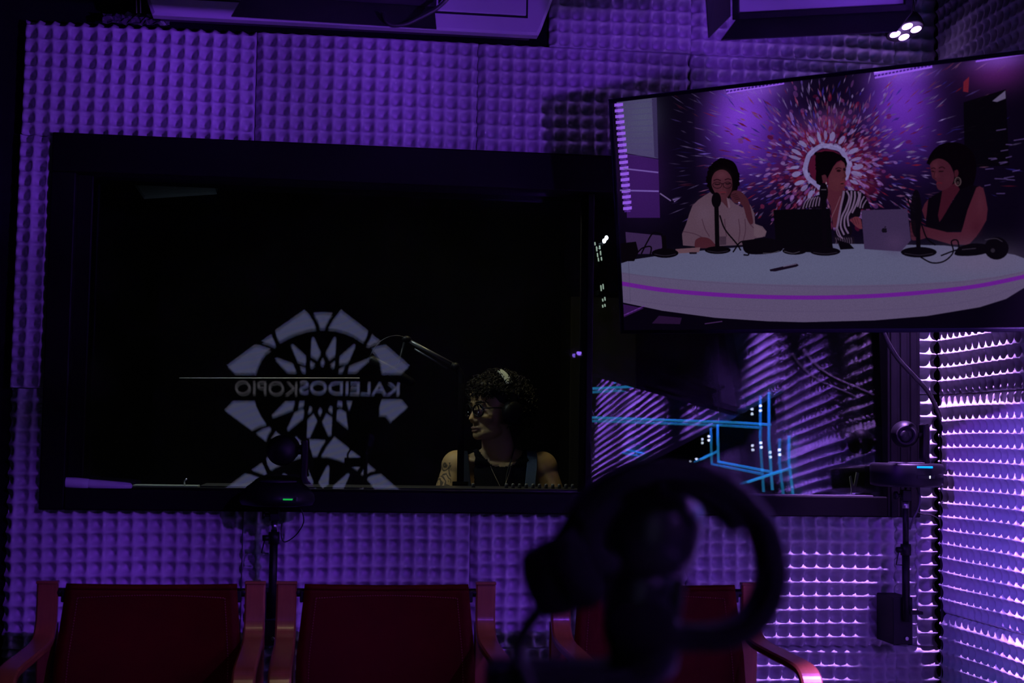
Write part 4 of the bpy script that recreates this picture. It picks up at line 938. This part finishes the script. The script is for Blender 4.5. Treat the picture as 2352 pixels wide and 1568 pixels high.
MB().tube(spline([B(934, 776), B(912, 771), B(888, 776), B(866, 792), B(850, 818)], 6), .0025, 8).build('lead', M['rubber'], bm_)
MB().tube([B(930, 785), B(918, 830), B(905, 855)], .007, 10).build('lower_arm', M['black'], bm_)
MB().tube([B(846, 822), B(852, 825), B(890, 846), B(915, 861), B(945, 879), B(952, 883)], [.006, .017, .020, .020, .017, .008], 18).build('microphone_body', M['black'], bm_)
MB().tube([B(921, 866, -.012), B(944, 878, -.012)], .004, 8).build('shiny_band', M['chrome'], bm_)  # chrome strip put in as the highlight along the body
rk = thing('equipment_rack', 'dark equipment rack with rows of white lights beside the television edge', 'rack', (at(1386, 900, 6.6).x, 6.75, 0))  # added rack; its glowing marks imitate white glints in the glass
RK = lambda x, y: at(x, y, 6.6) - Vector(rk.location)
MB().box((0, 0, .95), (.16, .14, .95), bev=.006).build('cabinet', M['black_matte'], rk)
for x_, y0_, y1_ in ((1366, 556, 563), (1370, 566, 577), (1372, 581, 590), (1374, 592, 600), (1377, 564, 572), (1379, 576, 586), (1381, 590, 598), (1380, 655, 668), (1385, 652, 664), (1384, 686, 692), (1389, 682, 690), (1384, 700, 706), (1389, 698, 704)):
    MB().tube([RK(x_, y0_), RK(x_ + 1, y1_)], .0028, 6).build('indicator', M['rack_led'], rk)
for x_, y_ in ((1393, 546), (1388, 553)): MB().ell(RK(x_, y_), (.008, .004, .010)).build('indicator', M['led_small'], rk)

# ------------------------------------------------------------------ person in the control room
PYp = 5.62
S0 = at(1149, 1037, PYp)                       # between the shoulders
SK_ = (at(1160, 0, PYp) - at(1060, 0, PYp)).length / 100 / (5.6 / 3267)   # about 1
def remesh(mb, voxel, smooth=6):
    me = mb.mesh('tmp'); o = bpy.data.objects.new('tmp', me); COL.objects.link(o)
    r = o.modifiers.new('r', 'REMESH'); r.mode = 'VOXEL'; r.voxel_size = voxel; r.use_smooth_shade = True
    s = o.modifiers.new('s', 'SMOOTH'); s.iterations = smooth; s.factor = 0.5
    dg = bpy.context.evaluated_depsgraph_get(); out = bpy.data.meshes.new_from_object(o.evaluated_get(dg))
    bpy.data.objects.remove(o); bpy.data.meshes.remove(me); return out
HY = radians(-58)                              # head turned towards the screen at the left
HM = Matrix.Rotation(HY, 3, 'Z') @ Matrix.Rotation(radians(4), 3, 'X')
HC_ = Vector((-.035, -.035, .165))             # middle of the head
def hd(x, y, z): return HC_ + HM @ Vector((x, y, z))
b = MB()
# torso, neck, shoulders
b.ell((0, .01, -.19), (.155, .105, .20)); b.ell((0, .015, -.40), (.145, .105, .19)); b.ell((0, .02, -.055), (.135, .062, .062)); b.ell((0, 0.02, -.56), (.17, .125, .11))
b.ell((-.085, .008, -.032), (.09, .05, .035), Matrix.Rotation(-.42, 3, 'Y')); b.ell((.085, .008, -.032), (.09, .05, .035), Matrix.Rotation(.42, 3, 'Y'))
b.ell((-.068, -.085, -.21), (.062, .05, .062)); b.ell((.068, -.085, -.21), (.062, .05, .062))
b.tube([(0, .02, -.06), (-.006, .008, .0), (-.018, -.008, .06), (-.025, -.012, .11)], [.074, .066, .060, .060], 18)
for s in (-1, 1):
    b.tube([(s * .02, -.062, -.052), (s * .09, -.052, -.04), (s * .16, -.01, -.028)], [.009, .010, .012], 8)      # collar bones
    b.ell((s * .172, .012, -.062), (.062, .058, .066))
    arm = [(s * .178, .012, -.075), (s * .205, .0, -.16), (s * .228, -.012, -.25), (s * .24, -.03, -.335)]
    b.tube(arm, [.053, .054, .047, .042], 16)
    fore = [(s * .24, -.03, -.33), (s * .21, -.15, -.325), (s * .165, -.27, -.30)]; b.tube(fore, [.042, .040, .027], 14); b.ell((s * .24, -.03, -.335), .043)
    hnd = Vector((s * .155, -.31, -.298)); b.ell(hnd, (.040, .048, .017))
    for k in range(4):
        x = hnd.x + (-.028 + .0185 * k); l = (.068, .078, .074, .058)[k if s > 0 else 3 - k]
        b.tube([(x, hnd.y - .03, hnd.z), (x, hnd.y - .03 - l * .6, hnd.z + .004), (x, hnd.y - .03 - l, hnd.z - .014)], [.0095, .009, .0078], 8)
    b.tube([(hnd.x - s * .03, hnd.y + .01, hnd.z), (hnd.x - s * .052, hnd.y - .025, hnd.z), (hnd.x - s * .056, hnd.y - .05, hnd.z - .006)], [.012, .010, .0088], 8)
    leg = [(s * .09, .0, -.60), (s * .11, -.22, -.60), (s * .12, -.42, -.59)]; b.tube(leg, [.085, .078, .058], 16)
    b.tube([(s * .12, -.43, -.59), (s * .12, -.42, -.80), (s * .12, -.40, -1.05)], [.056, .052, .036], 14); b.ell((s * .12, -.46, -1.075), (.042, .12, .035))
# head
b.ell(hd(0, .018, .035), (.076, .094, .086), HM); b.ell(hd(0, -.03, .0), (.064, .062, .085), HM); b.ell(hd(0, -.038, -.055), (.055, .052, .058), HM)
b.ell(hd(0, -.078, -.094), (.025, .024, .021), HM); b.ell(hd(0, -.030, -.080), (.058, .058, .034), HM); b.ell(hd(0, -.060, -.088), (.040, .036, .024), HM)
b.tube([hd(0, -.086, .018), hd(0, -.098, -.006), hd(0, -.108, -.026), hd(0, -.112, -.037)], [.008, .009, .0115, .0125], 12); b.ell(hd(.011, -.099, -.040), (.009, .010, .008), HM); b.ell(hd(-.011, -.099, -.040), (.009, .010, .008), HM)
b.ell(hd(0, -.082, .028), (.050, .014, .011), HM); b.ell(hd(0, -.074, .058), (.048, .02, .03), HM)
for s in (-1, 1):
    b.ell(hd(s * .041, -.062, -.030), (.024, .022, .022), HM); b.ell(hd(s * .076, .012, -.008), (.010, .020, .030), HM)
b.ell(hd(0, -.089, -.066), (.024, .013, .011), HM); b.ell(hd(0, -.088, -.080), (.020, .011, .008), HM)
body = remesh(b, .0046, 5)
person = thing('person', 'person with dark curly hair, round glasses and blue overall straps behind the window', 'person', S0)
me_body = link('body', body, M['skin'], person)
for p_ in body.polygons: p_.use_smooth = True
def garment(name, keep, off, m, parent):
    bm = bmesh.new(); bm.from_mesh(body); bm.normal_update()
    bmesh.ops.delete(bm, geom=[f for f in bm.faces if not keep(f.calc_center_median())], context='FACES')
    bmesh.ops.delete(bm, geom=[v for v in bm.verts if not v.link_faces], context='VERTS')
    for v in bm.verts: v.co += v.normal * off
    me = bpy.data.meshes.new(name); bm.to_mesh(me); bm.free(); me.materials.clear()
    for p_ in me.polygons: p_.use_smooth = True
    o = link(name, me, m, parent); sd = o.modifiers.new('thick', 'SOLIDIFY'); sd.thickness = .003; sd.offset = 1
    return o
def neck(x, y):
    return (-.072 + .0 if y < .01 else -.03) - .002
def top_keep(c):
    if abs(c.x) > .128 + .25 * max(0, -c.z - .14) or abs(c.x) > .165 or c.z < -.66 or c.z > .02: return False
    if c.z > -.13 and abs(c.x) > .105 + .0: return False
    lim = -.060 + .060 * min(1.25, abs(c.x) / .088) ** 2.4 if c.y < .02 else -.02
    return c.z < lim
garment('tank_top', top_keep, .004, M['black_cloth'], person)
garment('overall_bib', lambda c: abs(c.x) < .16 and (-.66 < c.z < -.27) and not (abs(c.x) > .15 and c.z > -.3), .009, M['denim'], person)
garment('trousers', lambda c: c.z < -.50 and c.z > -1.0 and (c.y < .3), .007, M['denim'], person)
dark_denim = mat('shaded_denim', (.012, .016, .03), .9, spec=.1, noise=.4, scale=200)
b = MB(); b.strip(spline([(.122, .05, -.012), (.124, .0, .002), (.121, -.052, -.036), (.108, -.100, -.11), (.094, -.136, -.19), (.086, -.145, -.27)], 5), (1, .35, 0), .044, .006)
st = b.build('overall_strap', M['denim'], person, 'blue denim strap')
b = MB(); P = [Vector((.098 + .024 * sx, -.146, -.165 + .018 * sz)) for sx, sz in ((-1, -1), (1, -1), (1, 1), (-1, 1), (-1, -1))]; b.tube(P, .0022, 6); b.box((.098, -.146, -.168), (.020, .002, .004)); b.build('buckle', M['chrome'], st, 'bright wire buckle')
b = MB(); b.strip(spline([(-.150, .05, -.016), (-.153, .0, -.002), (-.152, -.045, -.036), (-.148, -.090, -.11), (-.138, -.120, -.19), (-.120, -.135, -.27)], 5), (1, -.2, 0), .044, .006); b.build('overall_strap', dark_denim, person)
b = MB(); P = spline([(-.055, -.035, -.005), (-.045, -.075, -.06), (-.025, -.115, -.11), (-.006, -.145, -.155)], 6) ; b.tube(P, .0012, 5); b.tube([Vector((-p.x - .012, p.y, p.z)) for p in P], .0012, 5); neckl = b.build('necklace', M['gold'], person)
b = MB(); b.tube([Vector((-.006 + .010 * cos(t), -.150, -.165 + .010 * sin(t))) for t in np.linspace(0, 2 * pi, 16)], .0014, 5); b.box((-.006, -.150, -.163), (.004, .0015, .007)); b.build('pendant', M['gold'], neckl)
# eyes, lips, brows
for s in (-1, 1):
    MB().ell(hd(s * .030, -.0800, .006), (.0125, .0115, .0085), HM).build('eye', M['eye'], person)
    MB().ell(hd(s * .030 - .001, -.0895, .006), (.0052, .0028, .0052), HM).build('iris', M['iris'], person)
    MB().tube([hd(s * .013, -.0985, .030), hd(s * .032, -.0945, .036), hd(s * .052, -.080, .030)], [.0028, .0034, .0018], 6).build('eyebrow', M['hair'], person)
    MB().tube([hd(s * .018, -.0895, .0125), hd(s * .030, -.0915, .0155), hd(s * .043, -.0850, .0115)], .0022, 6).build('eyelid', M['lips'] if 0 else M['hair'], person)
MB().tube([hd(-.022, -.092, -.070), hd(-.010, -.1015, -.066), hd(0, -.1025, -.067), hd(.010, -.1015, -.066), hd(.022, -.092, -.070)], [.002, .0048, .0050, .0048, .002], 8).build('upper_lip', M['lips'], person)
MB().tube([hd(-.020, -.092, -.073), hd(-.008, -.0995, -.078), hd(.008, -.0995, -.078), hd(.020, -.092, -.073)], [.002, .0055, .0055, .002], 8).build('lower_lip', M['lips'], person)
# glasses
gl = bpy.data.objects.new('glasses', None); COL.objects.link(gl); gl.parent = person
gl['label'] = 'round black glasses'
b = MB()
for s in (-1, 1):
    b.tube([hd(s * .033 + .0255 * cos(t), -.107 + .010 * abs(s * .033 + .0255 * cos(t)) / .05, .002 + .024 * sin(t)) for t in np.linspace(0, 2 * pi, 30)], .0034, 8)
    b.tube([hd(s * .058, -.096, .010), hd(s * .070, -.055, .010), hd(s * .079, .0, .006)], .0024, 8)
b.tube([hd(-.009, -.107, .006), hd(0, -.110, .010), hd(.009, -.107, .006)], .0022, 8); b.build('rim', M['black'], gl)
for s in (-1, 1): MB().lathe([(.0245, -.0006), (.0245, .0006)], hd(s * .033, -.1015, .002), HM @ RX90, 24).build('lens', M['lens_glass'], gl)
# hair: a cap of curls over a dark core
b = MB(); b.ell(hd(0, .035, .055), (.090, .098, .080), HM); b.ell(hd(0, .085, -.015), (.094, .056, .100), HM); b.ell(hd(0, -.035, .098), (.060, .048, .024), HM)
rr = random.Random(5)
def curl(c, axis, R, turns, length):
    a = axis.normalized(); u = a.orthogonal().normalized(); v = a.cross(u); ph = rr.uniform(0, 6.28); n = int(7 * turns)
    return [c + a * length * (i / n) + (u * cos(ph + 2 * pi * turns * i / n) + v * sin(ph + 2 * pi * turns * i / n)) * R * (1 - .4 * i / n) for i in range(n + 1)]
for k in range(1150):
    while True:
        d = Vector((rr.gauss(0, 1), rr.gauss(0, 1), rr.gauss(0, 1))).normalized()
        if d.y < -.45 and d.z < .42: continue
        if d.z < -.72: continue
        if abs(d.x) > .5 and d.y < .0 and d.z < .18: continue
        if abs(d.x) > .8 and abs(d.y) < .3 and d.z < .3: continue
        break
    k_ = 1.0 + rr.uniform(-.12, .14)
    c = hd(d.x * .104 * k_, .030 + d.y * .124 * k_, .034 + d.z * .112 * k_)
    ax = (HM @ Vector((d.x, d.y, d.z)) * .4 + Vector((rr.gauss(0, .5), rr.gauss(0, .5), -.7))).normalized()
    b.tube(curl(c, ax, rr.uniform(.006, .013), rr.uniform(1.2, 2.4), rr.uniform(.02, .05)), rr.uniform(.0014, .0026), 4)
for k in range(70):      # fringe over the forehead
    x = rr.uniform(-.062, .058); c = hd(x, -.088 + .4 * x * x / .06 + rr.uniform(-.012, .01), rr.uniform(.058, .105))
    b.tube(curl(c, Vector((rr.gauss(0, .3), rr.gauss(0, .3), -1)), rr.uniform(.006, .011), rr.uniform(1.0, 2.0), rr.uniform(.015, .036)), .0016, 4)
b.build('hair', M['hair'], person)
b = MB(); b.tube([hd(-.080 + .012 * cos(t), .014, -.052 + .012 * sin(t)) for t in np.linspace(0, 2 * pi, 14)], .0013, 5); b.tube([hd(.080 + .012 * cos(t), .014, -.052 + .012 * sin(t)) for t in np.linspace(0, 2 * pi, 14)], .0013, 5); b.build('earring', M['gold'], person)
# headphones worn over the curls
hp = thing('headphones', 'headphones with a pale padded band worn over dark curls', 'headphones', S0)
pale = mat('pale_band_leather', (.55, .60, .58), .45, noise=.15)
band = [hd(.112 * sin(t), .012, .012 + .142 * cos(t)) for t in np.linspace(-1.45, 1.45, 26)]
MB().strip(band, HM @ Vector((0, 1, 0)), .030, .010).build('headband', M['black'], hp)
pad = [hd(.1165 * sin(t), .012, .012 + .1475 * cos(t)) for t in np.linspace(.25, .92, 12)]
MB().strip(pad, HM @ Vector((0, 1, 0)), .031, .008).build('band_pad', pale, hp, 'pale grey band padding')
pad = [hd(.1165 * sin(t), .012, .012 + .1475 * cos(t)) for t in np.linspace(-.92, .15, 12)]
MB().strip(pad, HM @ Vector((0, 1, 0)), .031, .008).build('band_pad', M['black'], hp)
MB().box(hd(.1085, .012, .072), (.003, .012, .006), HM).build('slider', M['chrome'], hp)
for s in (-1, 1):
    MB().lathe([(.030, -.022), (.042, -.016), (.045, 0), (.040, .016), (.026, .022)], hd(s * .105, .012, -.010), HM @ RY90, 28).build('ear_cup', M['black'], hp)
MB().tube(spline([hd(.105, .0, -.052), Vector((.055, -.03, .04)), Vector((.035, -.07, -.03)), Vector((.012, -.105, -.10)), Vector((.01, -.15, -.2)), Vector((.02, -.26, -.33))], 6), .0028, 6).build('lead', M['rubber'], hp)
# the chair the person sits on
oc = thing('office_chair', 'black office chair under the person behind the window', 'chair', (S0.x, PYp + .06, 0))
zs = S0.z - .70
MB().box((0, -.08, zs + .03), (.24, .23, .035), bev=.02).build('seat', M['black_cloth'], oc)
MB().box((.02, .15, zs + .42), (.22, .025, .25), Matrix.Rotation(-.08, 3, 'X'), bev=.02).build('backrest', M['black_cloth'], oc)
MB().tube([(0, .16, zs + .02), (0, .18, zs + .25)], .02, 10).build('spine', M['black_matte'], oc)
MB().tube([(0, -.05, .08), (0, -.05, zs)], .025, 12).build('column', M['black_matte'], oc)
for k in range(5):
    a = 2 * pi * k / 5; MB().tube([(0, -.05, .10), (.27 * cos(a), -.05 + .27 * sin(a), .07)], .016, 8).ell((.27 * cos(a), -.05 + .27 * sin(a), .03), .03).build('leg', M['black_matte'], oc)

# ------------------------------------------------------------------ what the glass mirrors: video wall and blue tubes
VY = YB + .10
vw = thing('video_wall', 'black video wall with a pale eye shaped emblem and lettering, mirrored in the window', 'video wall', (0, YB + .02, .25))
V = lambda p: Vector(p) - Vector(vw.location)
for i in range(4):
    for j in range(3):
        MB().box(V((-1.35 + .74 * i + .37, YB + .06, .25 + .76 * j + .38)), (.3685, .035, .3785), bev=.003).build('display_panel', M['black_matte'], vw)
def logo_mat():
    m = bpy.data.materials.new('lit_emblem'); m.use_nodes = True; nt = m.node_tree; b = nt.nodes['Principled BSDF']
    b.inputs['Base Color'].default_value = (.02, .02, .02, 1)
    tc = nt.nodes.new('ShaderNodeTexCoord'); mp = nt.nodes.new('ShaderNodeMapping'); mp.inputs['Rotation'].default_value = (0, .35, 0)
    wv = nt.nodes.new('ShaderNodeTexWave'); wv.bands_direction = 'Z'; wv.inputs['Scale'].default_value = 5.5; wv.inputs['Distortion'].default_value = 3.0; wv.inputs['Detail'].default_value = 2
    cr = nt.nodes.new('ShaderNodeValToRGB'); e = cr.color_ramp.elements
    e[0].color = (.30, .25, .68, 1); e[1].color = (.38, .32, .52, 1); e.new(.5).color = (.20, .29, .60, 1)
    nt.links.new(tc.outputs['Object'], mp.inputs[0]); nt.links.new(mp.outputs[0], wv.inputs['Vector']); nt.links.new(wv.outputs['Fac'], cr.inputs[0]); nt.links.new(cr.outputs[0], b.inputs['Emission Color'])
    b.inputs['Emission Strength'].default_value = 1.0
    return m
M['logo'] = logo_mat()
U = [[(72, 540), (290, 378), (330, 382), (415, 412), (375, 440), (340, 490), (312, 550), (295, 600), (135, 600)], [(340, 352), (418, 297), (440, 340), (455, 378), (440, 388), (395, 368)], [(450, 265), (680, 103), (715, 140), (750, 195), (772, 250), (700, 260), (620, 285), (550, 315), (485, 352), (460, 310)],
     [(750, 128), (820, 123), (900, 130), (865, 185), (835, 248), (803, 248), (785, 190)], [(965, 103), (1178, 268), (1170, 310), (1140, 352), (1070, 305), (1000, 275), (930, 256), (865, 250), (905, 180)], [(1210, 297), (1278, 352), (1230, 366), (1185, 388), (1165, 378), (1190, 340)],
     [(1205, 410), (1250, 390), (1315, 378), (1503, 540), (1440, 600), (1290, 600), (1270, 500), (1240, 450)],
     [(445, 485), (465, 480), (590, 525), (615, 585), (608, 592), (545, 590)], [(572, 380), (592, 375), (692, 465), (690, 520), (680, 528), (625, 505)], [(735, 325), (748, 316), (758, 325), (808, 440), (780, 490), (728, 460)], [(905, 325), (920, 316), (928, 330), (922, 455), (875, 490), (845, 440)],
     [(1060, 378), (1078, 375), (1080, 385), (1030, 500), (1010, 520), (952, 525), (955, 468)], [(1175, 485), (1190, 480), (1190, 495), (1085, 590), (1020, 590), (1030, 545)],
     [(640, 545), (690, 560), (685, 592), (665, 592)], [(725, 500), (765, 530), (740, 555), (723, 548)], [(822, 480), (840, 515), (820, 542), (802, 520)], [(920, 500), (918, 545), (900, 555), (880, 535)], [(998, 545), (978, 590), (948, 592), (948, 570)]]
LOW = [[(120, 818), (290, 818), (300, 860), (335, 930), (380, 1000), (325, 1015), (265, 1045), (52, 888)], [(300, 1070), (355, 1035), (405, 1020), (420, 1035), (395, 1075), (375, 1130)], [(455, 1055), (495, 1090), (415, 1118)],
       [(530, 820), (605, 820), (585, 885), (430, 945), (422, 930)], [(660, 880), (678, 890), (670, 950), (555, 1045), (540, 1040), (600, 910)], [(750, 915), (780, 970), (720, 1105), (697, 1100), (703, 965)], [(850, 915), (897, 945), (890, 1085), (865, 1085), (818, 980)],
       [(960, 880), (1005, 905), (1022, 1035), (930, 960), (935, 890)], [(640, 820), (680, 818), (670, 860), (630, 875)], [(720, 860), (742, 870), (730, 905), (705, 915)], [(800, 868), (820, 890), (800, 935), (785, 900)], [(880, 855), (900, 865), (897, 915), (865, 885)], [(940, 815), (975, 820), (978, 865), (935, 850)], [(1008, 815), (1055, 820), (1030, 890)],
       [(1285, 805), (1440, 805), (1490, 865), (1355, 980), (1320, 930), (1270, 930), (1268, 860)]]
def emblem(pts):
    P = [V(mirror(500 + x / 3.409, 680 + y / 3.409, TILT_L, 'Y', VY, y0=D + .06, z0=(GZ0 + GZ1) / 2)) for x, y in pts]
    MB().prism(P, (0, .003, 0)).build('emblem_piece', M['logo'], vw)
for q in U + LOW: emblem(q)
for q in U: emblem([(770 + (x - 827) * 1.04, 1118 + (y - 124) * 1.06) for x, y in q])
def lettering(txt, px0, px1, heavy):
    c = bpy.data.curves.new('lettering', 'FONT'); c.body = txt; c.size = 1; c.align_x = 'LEFT'
    if heavy: c.offset = 0.012
    o = bpy.data.objects.new('lettering', c); COL.objects.link(o); bpy.context.view_layer.update()
    dg = bpy.context.evaluated_depsgraph_get(); me = bpy.data.meshes.new_from_object(o.evaluated_get(dg)); bpy.data.objects.remove(o)
    a, b_ = mirror(px0, 907, TILT_L, 'Y', VY, y0=D + .06, z0=(GZ0 + GZ1) / 2), mirror(px1, 873, TILT_L, 'Y', VY, y0=D + .06, z0=(GZ0 + GZ1) / 2)     # right end and left end in the picture
    co = np.array([v.co[:] for v in me.vertices]); lo, hi = co.min(0), co.max(0)
    for v in me.vertices:
        fx = (v.co.x - lo[0]) / (hi[0] - lo[0]); fz = (v.co.y - lo[1]) / (hi[1] - lo[1])
        v.co = V((a.x + (b_.x - a.x) * fx, VY + .004, a.z + (b_.z - a.z) * fz))
    return me
link('lettering', lettering('KALEIDOS', 918, 688, True), M['logo'], vw)
grey_glow = mat('thin_lit_letter', (.05, .05, .05), .5, emit=(.5, .45, .55), strength=.5)
link('lettering', lettering('KOPIO', 682, 540, False), grey_glow, vw)

def tube_pts(name, pts, m, parent):
    return MB().tube(pts, .0065, 8).build(name, m, parent)
XT = XR - .075
lf = thing('light_tube_frame', 'blue light tube frame at the right wall, mirrored in the right window pane', 'light tubes', (XT, D - 2.3, HC - .01))
LL = lambda p: Vector(p) - Vector(lf.location)
Tm = lambda x, y: mirror(x, y, TILT, 'X', XT, y0=D + .06, z0=(GZ0 + GZ1) / 2)
Ty = lambda x, y, s: mirror(x, y, TILT, 'Y', D - s, y0=D + .06, z0=(GZ0 + GZ1) / 2)
for a, c in (((1345, 893), (1618, 879)), ((1345, 958), (1690, 970))): tube_pts('light_tube', [LL(Ty(*a, 2.35)), LL(Ty(*c, 2.35))], M['led_tube'], lf)
for pts in ([(1615, 800), (1617, 860)], [(1648, 975), (1650, 1062)], [(1766, 900), (1766, 1010), (1774, 1125)], [(1812, 1000), (1812, 1060), (1822, 1140)], [(1610, 1055), (1648, 1036)], [(1650, 1060), (1770, 1083)], [(1718, 1107), (1815, 1075)], [(1690, 970), (1768, 975)], [(1408, 830), (1412, 880)], [(1440, 1033), (1478, 1041)]):
    tube_pts('light_tube', [LL(Tm(*q)) for q in pts], M['led_tube'], lf)
for x, y in ((1409, 858), (1413, 870), (1404, 866), (1610, 838), (1617, 846), (1761, 932), (1761, 943), (1641, 1002), (1641, 1011), (1762, 1017), (1763, 1027), (1805, 1033), (1806, 1044), (1612, 1054)):
    MB().ell(LL(Tm(x, y)) + Vector((-.03, 0, 0)), .007, None, 8, 6).build('light_point', M['led_small'], lf)
q0 = LL(Tm(1615, 800)); MB().tube([q0, (q0.x, q0.y, 0)], .006, 6).build('hanger', M['black_matte'], lf)

# ------------------------------------------------------------------ out-of-focus microphone and headphones in front
FYd = 1.10
f_ = lambda x, y, d=0.0: at(x, y, FYd + d)
base = f_(1480, 1568); TBZ = .765
tb = thing('round_table', 'white round studio table under the blurred microphone', 'table', (base.x - .1, FYd - .28, 0))
MB().lathe([(.54, TBZ - .09), (.56, TBZ - .085), (.56, TBZ - .055), (.545, TBZ - .05), (.56, TBZ - .045), (.56, TBZ - .004), (.555, TBZ)], (0, 0, 0), None, 64).build('table_top', M['white'], tb)
MB().lathe([(.30, 0), (.30, .02), (.10, .05), (.08, .3), (.08, TBZ - .09)], (0, 0, 0), None, 40).build('pedestal', M['black_matte'], tb)
fm = thing('desk_microphone', 'large blurred black microphone on a desk stand in the foreground', 'microphone', (base.x, FYd, TBZ))
Fm = lambda x, y, d=0.0: f_(x, y, d) - Vector(fm.location)
fb = mat('satin_black_metal', (.02, .02, .022), .3, spec=.6, noise=.2)
MB().lathe([(.070, 0), (.072, .006), (.066, .014), (.02, .020)], (0, 0, .0005), None, 40).build('base', fb, fm)
MB().tube([(0, 0, .015), Fm(1470, 1520), Fm(1455, 1440)], [.012, .012, .010], 14).build('stem', fb, fm)
MB().tube([Fm(1440, 1470), Fm(1452, 1420), Fm(1470, 1340), Fm(1480, 1300)], [.020, .024, .026, .024], 18).build('body', fb, fm)
MB().tube([Fm(1478, 1330), Fm(1480, 1300), Fm(1490, 1240), Fm(1500, 1180), Fm(1508, 1130), Fm(1512, 1100)], [.022, .036, .040, .040, .034, .010], 24).build('grille', fb, fm)
MB().tube(spline([Fm(1555, 1130), Fm(1590, 1190), Fm(1575, 1270), Fm(1530, 1310)], 6), .0045, 8).build('shock_ring', fb, fm)
MB().tube(spline([Fm(1560, 1290), Fm(1556, 1360), Fm(1545, 1440), Fm(1540, 1510)], 6), .006, 10).build('swivel_arm', fb, fm)
MB().ell(Fm(1542, 1447, -.02), (.0095, .009, .0095)).build('thumb_screw', M['ac'], fm)  # pale ball put in as a small violet highlight
MB().strip([Fm(1465, 1400, -.03), Fm(1490, 1470, -.03)], (1, 0, 0), .011, .004).build('badge', M['grey_badge'], fm)  # pale strip put in as a long violet highlight
fh = thing('studio_headphones', 'blurred black headphones hooked over the foreground microphone', 'headphones', f_(1500, 1300))
Fh = lambda x, y, d=0.0: f_(x, y, d) - Vector(fh.location)
band = spline([Fh(1330, 1190, -.05), Fh(1395, 1115, -.055), Fh(1480, 1082, -.055), Fh(1570, 1085, -.05), Fh(1660, 1118, -.045), Fh(1735, 1190, -.04), Fh(1768, 1285, -.035), Fh(1760, 1370, -.03), Fh(1715, 1435, -.03), Fh(1640, 1462, -.03), Fh(1560, 1462, -.03), Fh(1500, 1480, -.03)], 6)
MB().strip(band, (0, 1, 0), .036, .0185).build('headband', M['black'], fh)
MB().tube(spline([Fh(1500, 1100, -.05), Fh(1590, 1110, -.05), Fh(1660, 1160, -.045), Fh(1700, 1200, -.04)], 5), [.012] * 15 + [.010], 12).build('band_pad', M['black'], fh)
def cup(c, q, r):
    MB().lathe([(r * .55, -.020), (r * .9, -.016), (r, -.004), (r, .006), (r * .8, .012)], c, q, 28).build('ear_cup', M['black'], fh)
    MB().lathe([(r * .96, .008), (r * 1.06, .016), (r * .98, .028), (r * .6, .030)], c, q, 28).build('ear_cushion', M['black_cloth'], fh)
q1 = Vector((.75, -.45, .35)).to_track_quat('Z', 'Y').to_matrix()
cup(Fh(1278, 1325, -.05), q1, .029)
q2 = Vector((-.2, -.4, .9)).to_track_quat('Z', 'Y').to_matrix()
cup(Fh(1478, 1492, -.03), q2, .027)
MB().tube(spline([Fh(1345, 1180, -.05), Fh(1315, 1230, -.05), Fh(1285, 1280, -.05), Fh(1278, 1325, -.05)], 5), .0125, 12).build('yoke', M['black'], fh)
MB().tube(spline([Fh(1395, 1130, -.05), Fh(1350, 1200, -.05), Fh(1345, 1270, -.05), Fh(1390, 1310, -.04)], 5), .016, 12).build('cushion_flap', M['black'], fh)
P = spline([f_(1262, 1375, -.05), f_(1210, 1440, -.05), f_(1190, 1500, -.05), f_(1215, 1580, -.06), f_(1250, 1650, -.08)], 6)
o = MB().tube(P, .0055, 8).build('cable', M['rubber']); tag(o, 'blurred black headphone lead at the lower middle of the foreground', 'cable')
o = MB().box(f_(1285, 1600, -.02), (.055, .03, .026), bev=.006).build('control_box', M['black']); tag(o, 'blurred black box beside the foreground microphone base', 'box')
o.location.z += 0
